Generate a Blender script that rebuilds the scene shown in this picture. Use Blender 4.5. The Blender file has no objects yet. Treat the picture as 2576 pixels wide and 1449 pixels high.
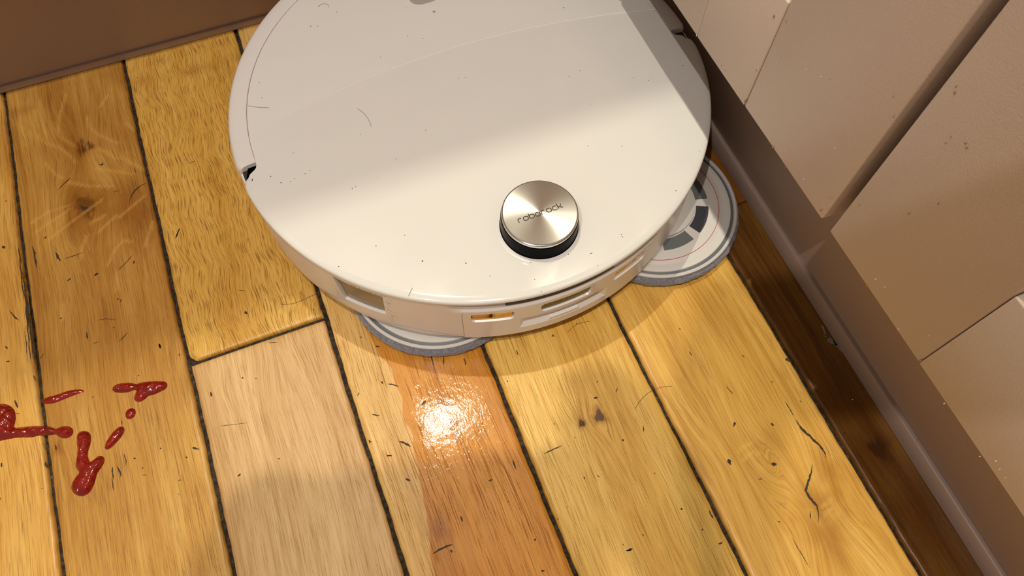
import bpy, bmesh, math, random, json
import numpy as np
from mathutils import Vector, Euler, geometry
random.seed(7); rng = np.random.default_rng(7)
PI = math.pi; R = math.radians
sc = bpy.context.scene; COL = sc.collection

# ---------------------------------------------------------------- camera, light, exposure
cam = bpy.data.cameras.new('camera'); cam.sensor_width = 36; cam.lens = 25.81; cam.clip_start = .004
co = bpy.data.objects.new('camera', cam); COL.objects.link(co); sc.camera = co
co.location = (0, 0, .4961); co.rotation_euler = (.457171, -.0077964, -.3791186)
vs = sc.view_settings; vs.view_transform = 'Standard'; vs.look = 'None'; vs.gamma = 1; vs.exposure = .06; vs.use_curve_mapping = False
w = bpy.data.worlds.new('room_light'); sc.world = w; w.use_nodes = True
w.node_tree.nodes['Background'].inputs[0].default_value = (1, .87, .76, 1)
w.node_tree.nodes['Background'].inputs[1].default_value = .29
def lamp(name, loc, power, col, rad):
    l = bpy.data.lights.new(name, 'POINT'); l.energy = power; l.color = col; l.shadow_soft_size = rad
    o = bpy.data.objects.new(name, l); o.location = loc; COL.objects.link(o); return o
lamp('lamp_over_worktop', (.036, .61, 1.55), 30, (1, .92, .70), .012)
lamp('ceiling_lamp', (-.06, -.35, 2.4), 78, (1, .89, .76), .016)
lamp('ceiling_lamp', (-.73, -.36, 2.3), 54, (1, .88, .79), .016)

D = json.loads(r'''{"marks":[[[[0.2392,0.0589],[0.2396,0.0522],[0.2424,0.0446],[0.2442,0.0387],[0.2457,0.0341],[0.2449,0.028]],4.0],[[[0.2335,0.0275],[0.2305,0.0236],[0.2236,0.0174],[0.2201,0.0144],[0.2201,0.0089],[0.2217,0.0029],[0.2195,-0.0026],[0.2168,-0.0063]],3.2],[[[0.1968,0.0697],[0.1994,0.0726]],3],[[[0.1828,0.0515],[0.1818,0.0476]],5],[[[0.208,0.0384],[0.2109,0.0364]],5.5],[[[0.2224,0.0626],[0.2229,0.0604]],3],[[[0.206,0.0982],[0.2069,0.0948],[0.208,0.0906]],1.2],[[[0.1956,-0.0082],[0.1961,-0.0184],[0.1967,-0.0287]],1],[[[0.1946,0.0323],[0.1971,0.0315]],1.2],[[[0.154,0.0266],[0.1537,0.0235],[0.1542,0.0212]],1.8],[[[0.1438,0.0179],[0.1441,0.017]],2.5],[[[0.1497,0.0057],[0.1524,0.0057]],2.2],[[[0.1369,0.0342],[0.1382,0.0339]],2.6],[[[0.2567,0.1003],[0.2589,0.0975]],5],[[[0.2394,0.0727],[0.2396,0.0605]],1.2],[[[0.2158,0.002],[0.2131,-0.0027]],1.4],[[[0.2608,-0.0273],[0.262,-0.0285]],2],[[[0.1942,0.1308],[0.1946,0.1268]],1.8],[[[0.1927,0.004],[0.1938,0.0025]],1.5],[[[0.2288,0.1146],[0.2292,0.1118]],1],[[[0.0014,0.1636],[0.0052,0.1657]],3.2],[[[0.0194,0.1979],[0.0194,0.1923],[0.0186,0.1864]],2.2],[[[0.0285,0.1943],[0.0255,0.1855]],1.8],[[[0.041,0.1859],[0.0406,0.1801]],2.2],[[[-0.0159,0.1874],[-0.0127,0.1856],[-0.0091,0.1824]],1.6],[[[-0.0324,0.17],[-0.028,0.1674]],2],[[[-0.0209,0.1454],[-0.0179,0.1426],[-0.0146,0.139]],3.2],[[[-0.0317,0.139],[-0.0286,0.1376]],3],[[[-0.0248,0.1195],[-0.0222,0.1175]],3],[[[0.0464,0.105],[0.0462,0.1014],[0.0462,0.0981]],2.6],[[[0.1152,0.1243],[0.118,0.1234]],3.2],[[[0.0674,0.1008],[0.0746,0.1013],[0.0816,0.1016]],1.6],[[[0.1317,0.1223],[0.1338,0.1245]],1.8],[[[0.1212,0.0904],[0.1218,0.089]],2.4],[[[0.0866,0.0769],[0.0862,0.0752]],2.2],[[[0.0922,0.024],[0.0969,0.0237]],2.6],[[[-0.0233,0.0682],[-0.0162,0.069],[-0.009,0.0689]],2.6],[[[-0.012,0.0662],[-0.0114,0.0643]],2.4],[[[0.0012,0.0833],[0.0014,0.0798]],2.2],[[[0.0263,0.0978],[0.029,0.0979]],2],[[[0.0402,0.0516],[0.0416,0.0522]],2.4],[[[0.1235,0.1347],[0.122,0.1337]],1],[[[0.1062,0.0294],[0.1074,0.0283]],1],[[[0.0372,0.033],[0.0392,0.0324]],3],[[[-0.0364,0.1885],[-0.0379,0.1867]],2],[[[-0.0153,0.218],[-0.0126,0.2162]],2],[[[-0.018,0.1906],[-0.0197,0.1893]],1],[[[0.0333,0.0808],[0.0339,0.0801]],2],[[[0.0922,0.0285],[0.0924,0.0275]],1],[[[-0.04,0.153],[-0.0384,0.1517]],2.4],[[[0.0784,0.1775],[0.0781,0.1734]],2.2],[[[0.1071,0.179],[0.1077,0.1773]],2.4],[[[-0.0068,0.2225],[-0.0052,0.2173]],2],[[[0.0681,0.0634],[0.0685,0.0628]],1],[[[0.1388,0.0936],[0.1374,0.0897]],1.3],[[[0.1315,0.0621],[0.1318,0.0608]],1],[[[0.0958,0.0234],[0.0925,0.0241]],2],[[[0.0953,0.0746],[0.0962,0.0727]],1],[[[0.0205,0.1246],[0.0213,0.123]],0.8],[[[0.0914,0.1038],[0.0919,0.1029]],1.8],[[[0.0634,0.1585],[0.064,0.1575]],2],[[[-0.2126,0.4398],[-0.207,0.4444],[-0.2008,0.4488]],1.3],[[[-0.1612,0.4074],[-0.1585,0.4126],[-0.1549,0.4172],[-0.1504,0.4199],[-0.1458,0.4211]],2.2],[[[-0.2366,0.394],[-0.2356,0.3868],[-0.2357,0.38],[-0.235,0.3727]],3],[[[-0.2203,0.3821],[-0.2195,0.3764],[-0.2178,0.3729]],3],[[[-0.2153,0.3736],[-0.2067,0.3737],[-0.2004,0.3743]],1],[[[-0.2573,0.4022],[-0.2561,0.3996]],4.5],[[[-0.2577,0.3442],[-0.2552,0.3381],[-0.2519,0.3328]],2],[[[-0.196,0.3503],[-0.1929,0.3517]],2.2],[[[-0.2154,0.3536],[-0.2125,0.3546]],2.6],[[[-0.1787,0.3488],[-0.1728,0.3525],[-0.1662,0.3581]],1],[[[-0.1286,0.3683],[-0.1308,0.3642],[-0.1331,0.36]],1.8],[[[-0.1988,0.3121],[-0.1927,0.3112],[-0.1864,0.3075]],1],[[[-0.1867,0.2895],[-0.1831,0.2917],[-0.1797,0.2947]],1.1],[[[-0.16,0.2771],[-0.1599,0.2732]],2.4],[[[-0.2075,0.3056],[-0.2075,0.2995]],2],[[[-0.2272,0.3979],[-0.2257,0.3986]],2.8],[[[-0.1708,0.4219],[-0.1666,0.4213]],1.2],[[[-0.1662,0.3527],[-0.1664,0.35]],2],[[[-0.2241,0.3237],[-0.2228,0.3235]],2.2],[[[-0.1829,0.3246],[-0.1819,0.3239]],2],[[[-0.1804,0.3233],[-0.1806,0.3208]],1.4],[[[-0.1519,0.4395],[-0.1517,0.4333]],1.6],[[[-0.179,0.4532],[-0.1745,0.4522]],2],[[[-0.1764,0.4507],[-0.1753,0.4549]],1.2],[[[-0.1099,0.4277],[-0.1045,0.4279]],1],[[[-0.2628,0.3153],[-0.2615,0.3129]],2.4],[[[-0.2633,0.3029],[-0.2609,0.3023]],2],[[[-0.241,0.2965],[-0.2374,0.2998]],1],[[[-0.1036,0.3625],[-0.1032,0.3617]],1.5],[[[-0.1483,0.2641],[-0.148,0.2622]],1.6],[[[-0.2043,0.2946],[-0.2007,0.2946]],0.8],[[[-0.1888,0.3022],[-0.1883,0.3015]],1.6],[[[-0.2518,0.4441],[-0.2512,0.4433]],2],[[[-0.1973,0.4176],[-0.1955,0.4147],[-0.1922,0.4141]],5.5],[[[-0.2462,0.4033],[-0.2465,0.3952],[-0.2463,0.3869],[-0.2468,0.379],[-0.2465,0.3709],[-0.2471,0.3632],[-0.2467,0.3552],[-0.2474,0.3478]],1.5],[[[-0.2449,0.3756],[-0.2457,0.3679],[-0.2452,0.3598],[-0.2459,0.3523],[-0.2455,0.3444],[-0.2461,0.3371],[-0.2458,0.3294],[-0.2463,0.3222]],1.8],[[[-0.2441,0.3568],[-0.2448,0.3493],[-0.2443,0.3414],[-0.245,0.3341],[-0.2446,0.3265],[-0.2453,0.3193],[-0.2449,0.3118],[-0.2455,0.3048],[-0.2452,0.2975]],2.0],[[[-0.2461,0.3447],[-0.2468,0.3373],[-0.2463,0.3296],[-0.247,0.3225],[-0.2466,0.315],[-0.2472,0.3079],[-0.2469,0.3006],[-0.2473,0.2937]],1.4],[[[-0.2483,0.3267],[-0.249,0.3196],[-0.2486,0.3121],[-0.2492,0.3051],[-0.2488,0.2978]],1.1],[[[-0.2437,0.3212],[-0.2441,0.314],[-0.2439,0.3066],[-0.2444,0.2996],[-0.2441,0.2924]],1.4],[[[-0.2605,0.2711],[-0.2596,0.2675],[-0.2586,0.2644]],2.6],[[[-0.2605,0.261],[-0.2581,0.2597]],1],[[[-0.2015,0.1983],[-0.2004,0.1949],[-0.1999,0.1907]],3],[[[-0.2044,0.1995],[-0.205,0.1944],[-0.2049,0.19]],1.8],[[[-0.2057,0.1927],[-0.206,0.1875],[-0.206,0.183]],1.2],[[[-0.1958,0.2055],[-0.1954,0.1999],[-0.1958,0.1967]],1],[[[-0.2728,0.2292],[-0.2728,0.2262]],2.2],[[[-0.1904,0.2001],[-0.1894,0.1992]],2],[[[-0.1783,0.2583],[-0.1775,0.2576]],1.8],[[[-0.2103,0.254],[-0.2097,0.2532]],2],[[[-0.2383,0.2285],[-0.2376,0.2248]],3],[[[-0.1868,0.1865],[-0.1836,0.1852]],0.8],[[[-0.1653,0.174],[-0.1635,0.1739]],1],[[[-0.1668,0.1651],[-0.1663,0.1648]],1.6],[[[-0.1727,0.2003],[-0.1722,0.1998]],1.6],[[[-0.2496,0.2021],[-0.2492,0.2016]],1.6],[[[-0.1937,0.2296],[-0.1943,0.2256]],1],[[[-0.2465,0.2854],[-0.2455,0.2798]],1],[[[-0.2454,0.2191],[-0.2452,0.215]],2.4],[[[-0.1277,0.3689],[-0.1305,0.3649],[-0.1334,0.3606]],1.6],[[[-0.097,0.2794],[-0.0958,0.2768]],4],[[[-0.1599,0.2767],[-0.16,0.2729]],2.6],[[[-0.1331,0.2273],[-0.133,0.2238]],3],[[[-0.1521,0.1928],[-0.1485,0.1898]],3],[[[-0.1281,0.1624],[-0.1259,0.1631]],2.6],[[[-0.1957,0.3509],[-0.193,0.3518]],2.6],[[[-0.0976,0.2987],[-0.0928,0.2961]],1],[[[-0.0395,0.1536],[-0.0397,0.1511]],2],[[[-0.1102,0.2301],[-0.1096,0.2287]],2],[[[-0.1014,0.2259],[-0.1009,0.225]],1.8],[[[-0.1003,0.1642],[-0.0991,0.1632]],1.8],[[[-0.1902,0.1998],[-0.1894,0.199]],1.6],[[[-0.1728,0.2005],[-0.1722,0.1997]],1.6],[[[-0.1577,0.188],[-0.1568,0.187]],2],[[[-0.0867,0.2488],[-0.0802,0.2467]],0.8],[[[-0.133,0.2009],[-0.1135,0.1958]],0.7],[[[-0.0234,0.229],[-0.0229,0.2279]],2],[[[-0.0199,0.1909],[-0.0187,0.1883]],1.6]],"blobs":[[[-0.1794,0.4901],0.054,0.5],[[-0.1939,0.4158],0.0252,0.7],[[-0.1877,0.4758],0.0144,0.8],[[-0.1603,0.4026],0.0324,0.5],[[-0.2085,0.5473],0.0288,0.35],[[-0.1487,0.5431],0.0216,0.35],[[-0.2065,0.3524],0.0432,0.15],[[-0.1649,0.3732],0.0216,0.3],[[0.2233,0.003],0.0144,0.5],[[0.2184,-0.0166],0.0162,0.45],[[0.2397,0.0217],0.0126,0.35],[[0.2104,0.0478],0.0162,0.2],[[0.2812,0.0198],0.0108,0.9],[[0.2705,0.0182],0.0216,0.5],[[0.1001,0.1109],0.0032,1.2],[[0.1137,0.1109],0.0058,1.0],[[-0.0131,0.0806],0.009,0.5],[[0.2775,-0.0267],0.0288,0.5],[[0.2736,0.0622],0.0216,0.3],[[-0.237,0.2251],0.005,0.5],[[-0.0818,0.2511],0.0072,0.3]],"swirls":[[[0.2217,-0.0018],0.0252,1.0],[[-0.1893,0.4635],0.0216,0.8],[[-0.1939,0.4158],0.0216,-0.7],[[0.1001,0.1109],0.0072,0.8],[[0.1137,0.1109],0.009,-0.6],[[0.1889,0.0534],0.0216,0.5],[[0.2093,0.0381],0.0072,-0.8],[[-0.237,0.2251],0.0072,0.7],[[-0.0818,0.2511],0.0216,0.5],[[-0.1292,0.2246],0.0072,0.6],[[-0.1491,0.2293],0.0004,0]],"flecks":[[[-0.1945,0.5381],[-0.2027,0.5158],[-0.205,0.5012],[-0.2023,0.4909],[-0.1947,0.4804]],[[-0.1802,0.507],[-0.1801,0.4945],[-0.1743,0.4838],[-0.1607,0.4694]],[[-0.2215,0.5015],[-0.2165,0.492],[-0.2065,0.4828],[-0.1982,0.4699],[-0.1959,0.4616]],[[-0.188,0.4808],[-0.1845,0.4742]],[[-0.1811,0.45],[-0.166,0.4412],[-0.1541,0.4336]],[[-0.1606,0.4552],[-0.1534,0.445],[-0.1441,0.434]],[[-0.2034,0.4444],[-0.1896,0.4354],[-0.1713,0.4275]],[[-0.2187,0.4706],[-0.2127,0.4566],[-0.2071,0.4501]],[[-0.1619,0.5237],[-0.1691,0.5137]],[[-0.1512,0.4878],[-0.1459,0.4781]],[[-0.1772,0.4706],[-0.1696,0.4617],[-0.1642,0.4536]],[[-0.2352,0.4159],[-0.2219,0.4214],[-0.2053,0.4214]],[[-0.2335,0.4053],[-0.2208,0.4117],[-0.2057,0.418]],[[-0.2248,0.3949],[-0.2073,0.4049],[-0.181,0.4178]],[[-0.1925,0.3991],[-0.181,0.4018]],[[-0.1873,0.3886],[-0.1798,0.3941],[-0.1725,0.3984]],[[-0.1853,0.3561],[-0.1781,0.3682],[-0.1707,0.3736],[-0.1656,0.3703]],[[-0.2042,0.3676],[-0.2019,0.3776],[-0.196,0.3892]],[[-0.1706,0.3962],[-0.1481,0.4093]],[[-0.2224,0.3227],[-0.221,0.3348]],[[-0.1559,0.3623],[-0.1469,0.3826]],[[-0.1822,0.3324],[-0.18,0.3474]],[[0.1913,0.0539],[0.1984,0.0557],[0.2029,0.055]],[[0.1911,0.0471],[0.1972,0.0493],[0.2046,0.0474]],[[0.2251,0.0016],[0.2331,0.0027]],[[0.2228,-0.0039],[0.2298,-0.0024]]],"wet":[[-0.0174,0.2257],[-0.0134,0.2075],[-0.01,0.1965],[-0.0103,0.1791],[-0.0102,0.1713],[-0.013,0.1571],[-0.0109,0.1443],[-0.0144,0.1311],[-0.0153,0.1143],[-0.0187,0.1018],[-0.0182,0.0934],[-0.0215,0.0813],[-0.0246,0.0669],[-0.0267,0.0552],[-0.0309,0.0296]],"ketchup":{"streak":[[-0.2432,0.2631],[-0.2404,0.2653],[-0.2336,0.2644],[-0.2272,0.2648],[-0.221,0.264],[-0.215,0.2615],[-0.2149,0.2596],[-0.2202,0.2599],[-0.2241,0.2596],[-0.2304,0.2592],[-0.2355,0.2589],[-0.2416,0.2606]],"pair":[[-0.1967,0.2546],[-0.1944,0.257],[-0.19,0.2567],[-0.1838,0.2548],[-0.1804,0.2519],[-0.1771,0.2522],[-0.1703,0.2504],[-0.1641,0.2481],[-0.1606,0.2462],[-0.1599,0.2434],[-0.1615,0.241],[-0.1655,0.2404],[-0.1701,0.2398],[-0.1739,0.2405],[-0.1767,0.2387],[-0.1807,0.2379],[-0.1835,0.2406],[-0.1829,0.244],[-0.1805,0.2471],[-0.1822,0.2485],[-0.1861,0.2481],[-0.1923,0.2499],[-0.1958,0.2522]],"dot":[[-0.1909,0.2328],[-0.1894,0.2354],[-0.1868,0.2359],[-0.1841,0.2344],[-0.1838,0.2314],[-0.1853,0.2288],[-0.1883,0.2279],[-0.1906,0.2295]],"oval":[[-0.207,0.2161],[-0.2043,0.2198],[-0.2006,0.2232],[-0.1966,0.2255],[-0.1935,0.2246],[-0.1927,0.2218],[-0.1951,0.2183],[-0.1993,0.2151],[-0.2034,0.2126],[-0.2063,0.2122],[-0.2073,0.2138]],"hook":[[-0.2236,0.2303],[-0.2219,0.2318],[-0.2188,0.2315],[-0.2157,0.2293],[-0.2147,0.226],[-0.2156,0.2208],[-0.218,0.2163],[-0.2188,0.2126],[-0.2179,0.2075],[-0.215,0.209],[-0.2118,0.2103],[-0.2089,0.2087],[-0.2085,0.2054],[-0.2104,0.2022],[-0.2146,0.1988],[-0.2161,0.1942],[-0.2192,0.1889],[-0.2228,0.1867],[-0.2269,0.1872],[-0.2306,0.1908],[-0.2318,0.1951],[-0.2302,0.1991],[-0.2268,0.2024],[-0.2252,0.2034],[-0.2268,0.207],[-0.2269,0.2111],[-0.2252,0.2158],[-0.2243,0.2202],[-0.2245,0.2251]],"puddle":[[-0.274,0.2721],[-0.2703,0.2723],[-0.2667,0.2708],[-0.2633,0.2678],[-0.2609,0.2633],[-0.2607,0.2582],[-0.2617,0.2537],[-0.263,0.2511],[-0.2575,0.2494],[-0.2503,0.2478],[-0.2456,0.2456],[-0.2397,0.2429],[-0.2361,0.2395],[-0.2326,0.2402],[-0.2296,0.2394],[-0.2262,0.2369],[-0.2252,0.2337],[-0.2266,0.2311],[-0.2295,0.2302],[-0.2325,0.231],[-0.2355,0.2339],[-0.2368,0.236],[-0.2404,0.2366],[-0.244,0.238],[-0.2487,0.2394],[-0.2518,0.2393],[-0.2606,0.243],[-0.2666,0.2441],[-0.2725,0.2451],[-0.2761,0.2459],[-0.2807,0.2487],[-0.2833,0.2539],[-0.284,0.2612],[-0.2829,0.2692],[-0.279,0.2719]]},"hair_robot":[[[0.0286,0.3629],[0.0309,0.3587],[0.0329,0.3533],[0.0335,0.3452],[0.033,0.3434]],[[0.2436,0.2618],[0.2487,0.2594],[0.252,0.2566],[0.2542,0.2531]],[[0.0286,0.4697],[0.0313,0.4715],[0.0345,0.4712],[0.0367,0.4692],[0.0365,0.4662]],[[-0.0175,0.3874],[-0.0193,0.3816],[-0.0229,0.3758]],[[-0.0438,0.3936],[-0.036,0.3886],[-0.0297,0.3861]],[[0.1503,0.1959],[0.1524,0.1934],[0.1526,0.1898],[0.1532,0.1857],[0.1533,0.1836]],[[0.0204,0.212],[0.0182,0.2097],[0.0162,0.2074]]],"hair_floor":[[[0.1704,0.1118],[0.1623,0.1143],[0.1526,0.1138],[0.1441,0.1103],[0.1387,0.1062]],[[-0.0705,0.2753],[-0.062,0.2722],[-0.0524,0.2731],[-0.044,0.2745]],[[0.1187,0.1768],[0.1249,0.1796],[0.1307,0.18],[0.1371,0.1786]]]}''')

# ---------------------------------------------------------------- helpers
def link(name, me, mat=None, parent=None):
    o = bpy.data.objects.new(name, me); COL.objects.link(o)
    if mat is not None and not me.materials: me.materials.append(mat)
    if parent is not None: o.parent = parent
    return o
def tag(o, label=None, cat=None, group=None, kind=None):
    if label: o['label'] = label
    if cat: o['category'] = cat
    if group: o['group'] = group
    if kind: o['kind'] = kind
    return o
def empty(name, loc, rz=0):
    o = bpy.data.objects.new(name, None); COL.objects.link(o); o.location = loc; o.rotation_euler = (0, 0, rz); o.empty_display_size = .02
    return o
def mesh(name, v, f, smooth=True):
    me = bpy.data.meshes.new(name); me.from_pydata([tuple(map(float, p)) for p in v], [], f); me.update()
    if smooth: me.polygons.foreach_set('use_smooth', [True]*len(me.polygons))
    return me
def bm_mesh(bm, name, smooth=True, angle=35):
    bmesh.ops.recalc_face_normals(bm, faces=bm.faces)
    me = bpy.data.meshes.new(name)
    for f in bm.faces: f.smooth = smooth
    if smooth:
        for e in bm.edges:
            if len(e.link_faces) == 2 and e.calc_face_angle(0) > R(angle): e.smooth = False
    bm.to_mesh(me); bm.free(); return me
def box(bm, a, b, bev=0):
    r = bmesh.ops.create_cube(bm, size=1)
    for v in r['verts']:
        for i in range(3): v.co[i] = (a[i]+b[i])/2 + v.co[i]*(b[i]-a[i])
    if bev:
        es = list({e for v in r['verts'] for e in v.link_edges})
        bmesh.ops.bevel(bm, geom=es, offset=bev, segments=3, affect='EDGES', profile=.5)
def revolve(prof, a0, a1, n, closed=True, rmod=None, cap=True):
    """profile [(r,z)] swept about z from angle a0 to a1 (degrees)"""
    full = abs(a1-a0) >= 359.99
    bm = bmesh.new(); rings = []
    m = n if full else n+1
    for i in range(m):
        a = R(a0+(a1-a0)*i/n); ring = []
        for r, z in prof:
            rr = r + (rmod(math.degrees(a), r, z) if rmod else 0)
            ring.append(bm.verts.new((rr*math.cos(a), rr*math.sin(a), z)))
        rings.append(ring)
    k = len(prof)
    for i in range(n):
        A = rings[i]; B = rings[(i+1) % m]
        for j in range(k if closed else k-1):
            j2 = (j+1) % k
            vsx = [A[j], B[j], B[j2], A[j2]]
            u = []
            for q in vsx:
                if all((q.co-p.co).length > 1e-9 for p in u): u.append(q)
            if len(u) > 2:
                try: bm.faces.new(u)
                except ValueError: pass
    if closed and not full and cap:
        bm.faces.new(rings[0]); bm.faces.new(list(reversed(rings[-1])))
    bmesh.ops.remove_doubles(bm, verts=bm.verts, dist=1e-7)
    return bm
def rrect(x0, x1, y0, y1, r, n=5):
    pts = []
    for cx, cy, a in ((x1-r[0], y1-r[1], 0), (x0+r[0], y1-r[1], 90), (x0+r[0], y0+r[1], 180), (x1-r[0], y0+r[1], 270)):
        for i in range(n+1):
            t = R(a+90*i/n); pts.append((cx+r[0]*math.cos(t), cy+r[1]*math.sin(t)))
    return pts
def dens(poly, step):
    out = []
    for i, p in enumerate(poly):
        q = poly[(i+1) % len(poly)]; n = max(1, int(math.ceil(math.dist(p, q)/step)))
        for k in range(n): out.append((p[0]+(q[0]-p[0])*k/n, p[1]+(q[1]-p[1])*k/n))
    return out
def curved_prism(poly, r0, r1, taper=None):
    """poly in (angle deg, z): solid between radii r0<r1 (closed). taper: poly used at r0"""
    pa = poly; pb = taper or poly; n = len(pa); bm = bmesh.new()
    A = [bm.verts.new((a, z, 0)) for a, z in pb]; B = [bm.verts.new((a, z, 1)) for a, z in pa]
    for i in range(n): bm.faces.new((A[i], A[(i+1) % n], B[(i+1) % n], B[i]))
    bm.faces.new(list(reversed(A))); bm.faces.new(B)
    lo = min(p[0] for p in pa); hi = max(p[0] for p in pa); a = math.floor(lo)+1
    while a < hi:
        if all(abs(p[0]-a) > 1e-4 for p in pa+pb):
            bmesh.ops.bisect_plane(bm, geom=list(bm.verts)+list(bm.edges)+list(bm.faces), plane_co=(a, 0, 0), plane_no=(1, 0, 0), dist=1e-6)
        a += 1.0
    for v in bm.verts:
        a, z, t = v.co; r = r0+(r1-r0)*t; v.co = (r*math.cos(R(a)), r*math.sin(R(a)), z)
    bmesh.ops.triangulate(bm, faces=[f for f in bm.faces if len(f.verts) > 4])
    bmesh.ops.recalc_face_normals(bm, faces=bm.faces)
    return bm
def boolean_cut(obj, cutters):
    """cut the solids (list of bmesh) out of obj, keep plain mesh"""
    tmp = []
    for bm in cutters:
        me = bpy.data.meshes.new('cut'); bm.to_mesh(me); bm.free()
        c = bpy.data.objects.new('cut', me); COL.objects.link(c); c.parent = obj.parent
        md = obj.modifiers.new('b', 'BOOLEAN'); md.operation = 'DIFFERENCE'; md.solver = 'EXACT'; md.object = c; tmp.append(c)
    bpy.context.view_layer.update()
    dg = bpy.context.evaluated_depsgraph_get()
    me = bpy.data.meshes.new_from_object(obj.evaluated_get(dg))
    obj.modifiers.clear(); obj.data = me
    for c in tmp:
        m_ = c.data; bpy.data.objects.remove(c); bpy.data.meshes.remove(m_)
    bm = bmesh.new(); bm.from_mesh(me)
    for f in bm.faces: f.smooth = True
    for e in bm.edges:
        e.smooth = not (len(e.link_faces) == 2 and e.calc_face_angle(0) > R(28))
    bm.to_mesh(me); bm.free(); return obj
def offset_poly(P, d):
    n = len(P); out = []
    area = sum(P[i][0]*P[(i+1) % n][1]-P[(i+1) % n][0]*P[i][1] for i in range(n)); s = 1 if area > 0 else -1
    for i in range(n):
        a, b, c = Vector(P[i-1]), Vector(P[i]), Vector(P[(i+1) % n])
        e1 = (b-a).normalized(); e2 = (c-b).normalized()
        n1 = Vector((-e1.y, e1.x))*s; n2 = Vector((-e2.y, e2.x))*s
        m_ = n1+n2; l = m_.length
        m_ = m_/l if l > 1e-6 else n1
        k = 1/max(.5, m_.dot(n1))
        out.append((b.x+m_.x*d*k, b.y+m_.y*d*k))
    return out
def plate(outline, rings, zbot):
    """flat lid: outline polygon, rings [(inset, z)] from the edge inwards, closed below at zbot"""
    bm = bmesh.new(); R_ = []
    allr = [(rings[0][0], zbot)] + rings
    for d, z in allr:
        R_.append([bm.verts.new((x, y, z)) for x, y in (offset_poly(outline, d) if d else outline)])
    n = len(outline)
    for A, B in zip(R_, R_[1:]):
        for i in range(n): bm.faces.new((A[i], A[(i+1) % n], B[(i+1) % n], B[i]))
    for rr in (R_[-1], R_[0]):
        f = bm.faces.new(rr); bmesh.ops.triangulate(bm, faces=[f])
    return bm

# ---------------------------------------------------------------- materials
def mat(name, base, rough=.5, metal=0, coat=0, spec=.5, **k):
    m = bpy.data.materials.new(name); m.use_nodes = True; b = m.node_tree.nodes['Principled BSDF']
    b.inputs['Base Color'].default_value = (*base, 1); b.inputs['Roughness'].default_value = rough
    b.inputs['Metallic'].default_value = metal; b.inputs['Coat Weight'].default_value = coat
    b.inputs['Coat Roughness'].default_value = k.get('coat_rough', .05); b.inputs['Specular IOR Level'].default_value = spec
    return m
def N(m, t, **k):
    n = m.node_tree.nodes.new(t)
    for a, v in k.items():
        if a.startswith('_'): n.inputs[a[1:].replace('_', ' ')].default_value = v
        else: setattr(n, a, v)
    return n
def L(m, a, b): m.node_tree.links.new(a, b)
def bsdf(m): return m.node_tree.nodes['Principled BSDF']
def ramp(m, fac, stops):
    r = N(m, 'ShaderNodeValToRGB'); L(m, fac, r.inputs[0]); e = r.color_ramp.elements
    while len(e) < len(stops): e.new(.5)
    for el, (p, c) in zip(e, stops): el.position = p; el.color = c if len(c) == 4 else (*c, 1)
    return r
def noise(m, vec, scale, detail=3, rough=.5, dist=0):
    n = N(m, 'ShaderNodeTexNoise'); L(m, vec, n.inputs['Vector']); n.inputs['Scale'].default_value = scale
    n.inputs['Detail'].default_value = detail; n.inputs['Roughness'].default_value = rough; n.inputs['Distortion'].default_value = dist; return n
def mapping(m, vec, scale, loc=(0, 0, 0), rot=(0, 0, 0)):
    n = N(m, 'ShaderNodeMapping'); L(m, vec, n.inputs[0]); n.inputs['Scale'].default_value = scale; n.inputs['Location'].default_value = loc; n.inputs['Rotation'].default_value = rot; return n
def mixc(m, fac, a, b, mode='MIX'):
    n = N(m, 'ShaderNodeMix', data_type='RGBA', blend_type=mode)
    for s, v in ((0, fac), (6, a), (7, b)):
        if hasattr(v, 'links'): L(m, v, n.inputs[s])
        else: n.inputs[s].default_value = v if s == 0 else (*v[:3], 1)
    return n.outputs[2]
def math_(m, op, a, b=None, clamp=False):
    n = N(m, 'ShaderNodeMath', operation=op, use_clamp=clamp)
    for i, v in enumerate((a, b)):
        if v is None: continue
        if hasattr(v, 'links'): L(m, v, n.inputs[i])
        else: n.inputs[i].default_value = v
    return n.outputs[0]

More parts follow.
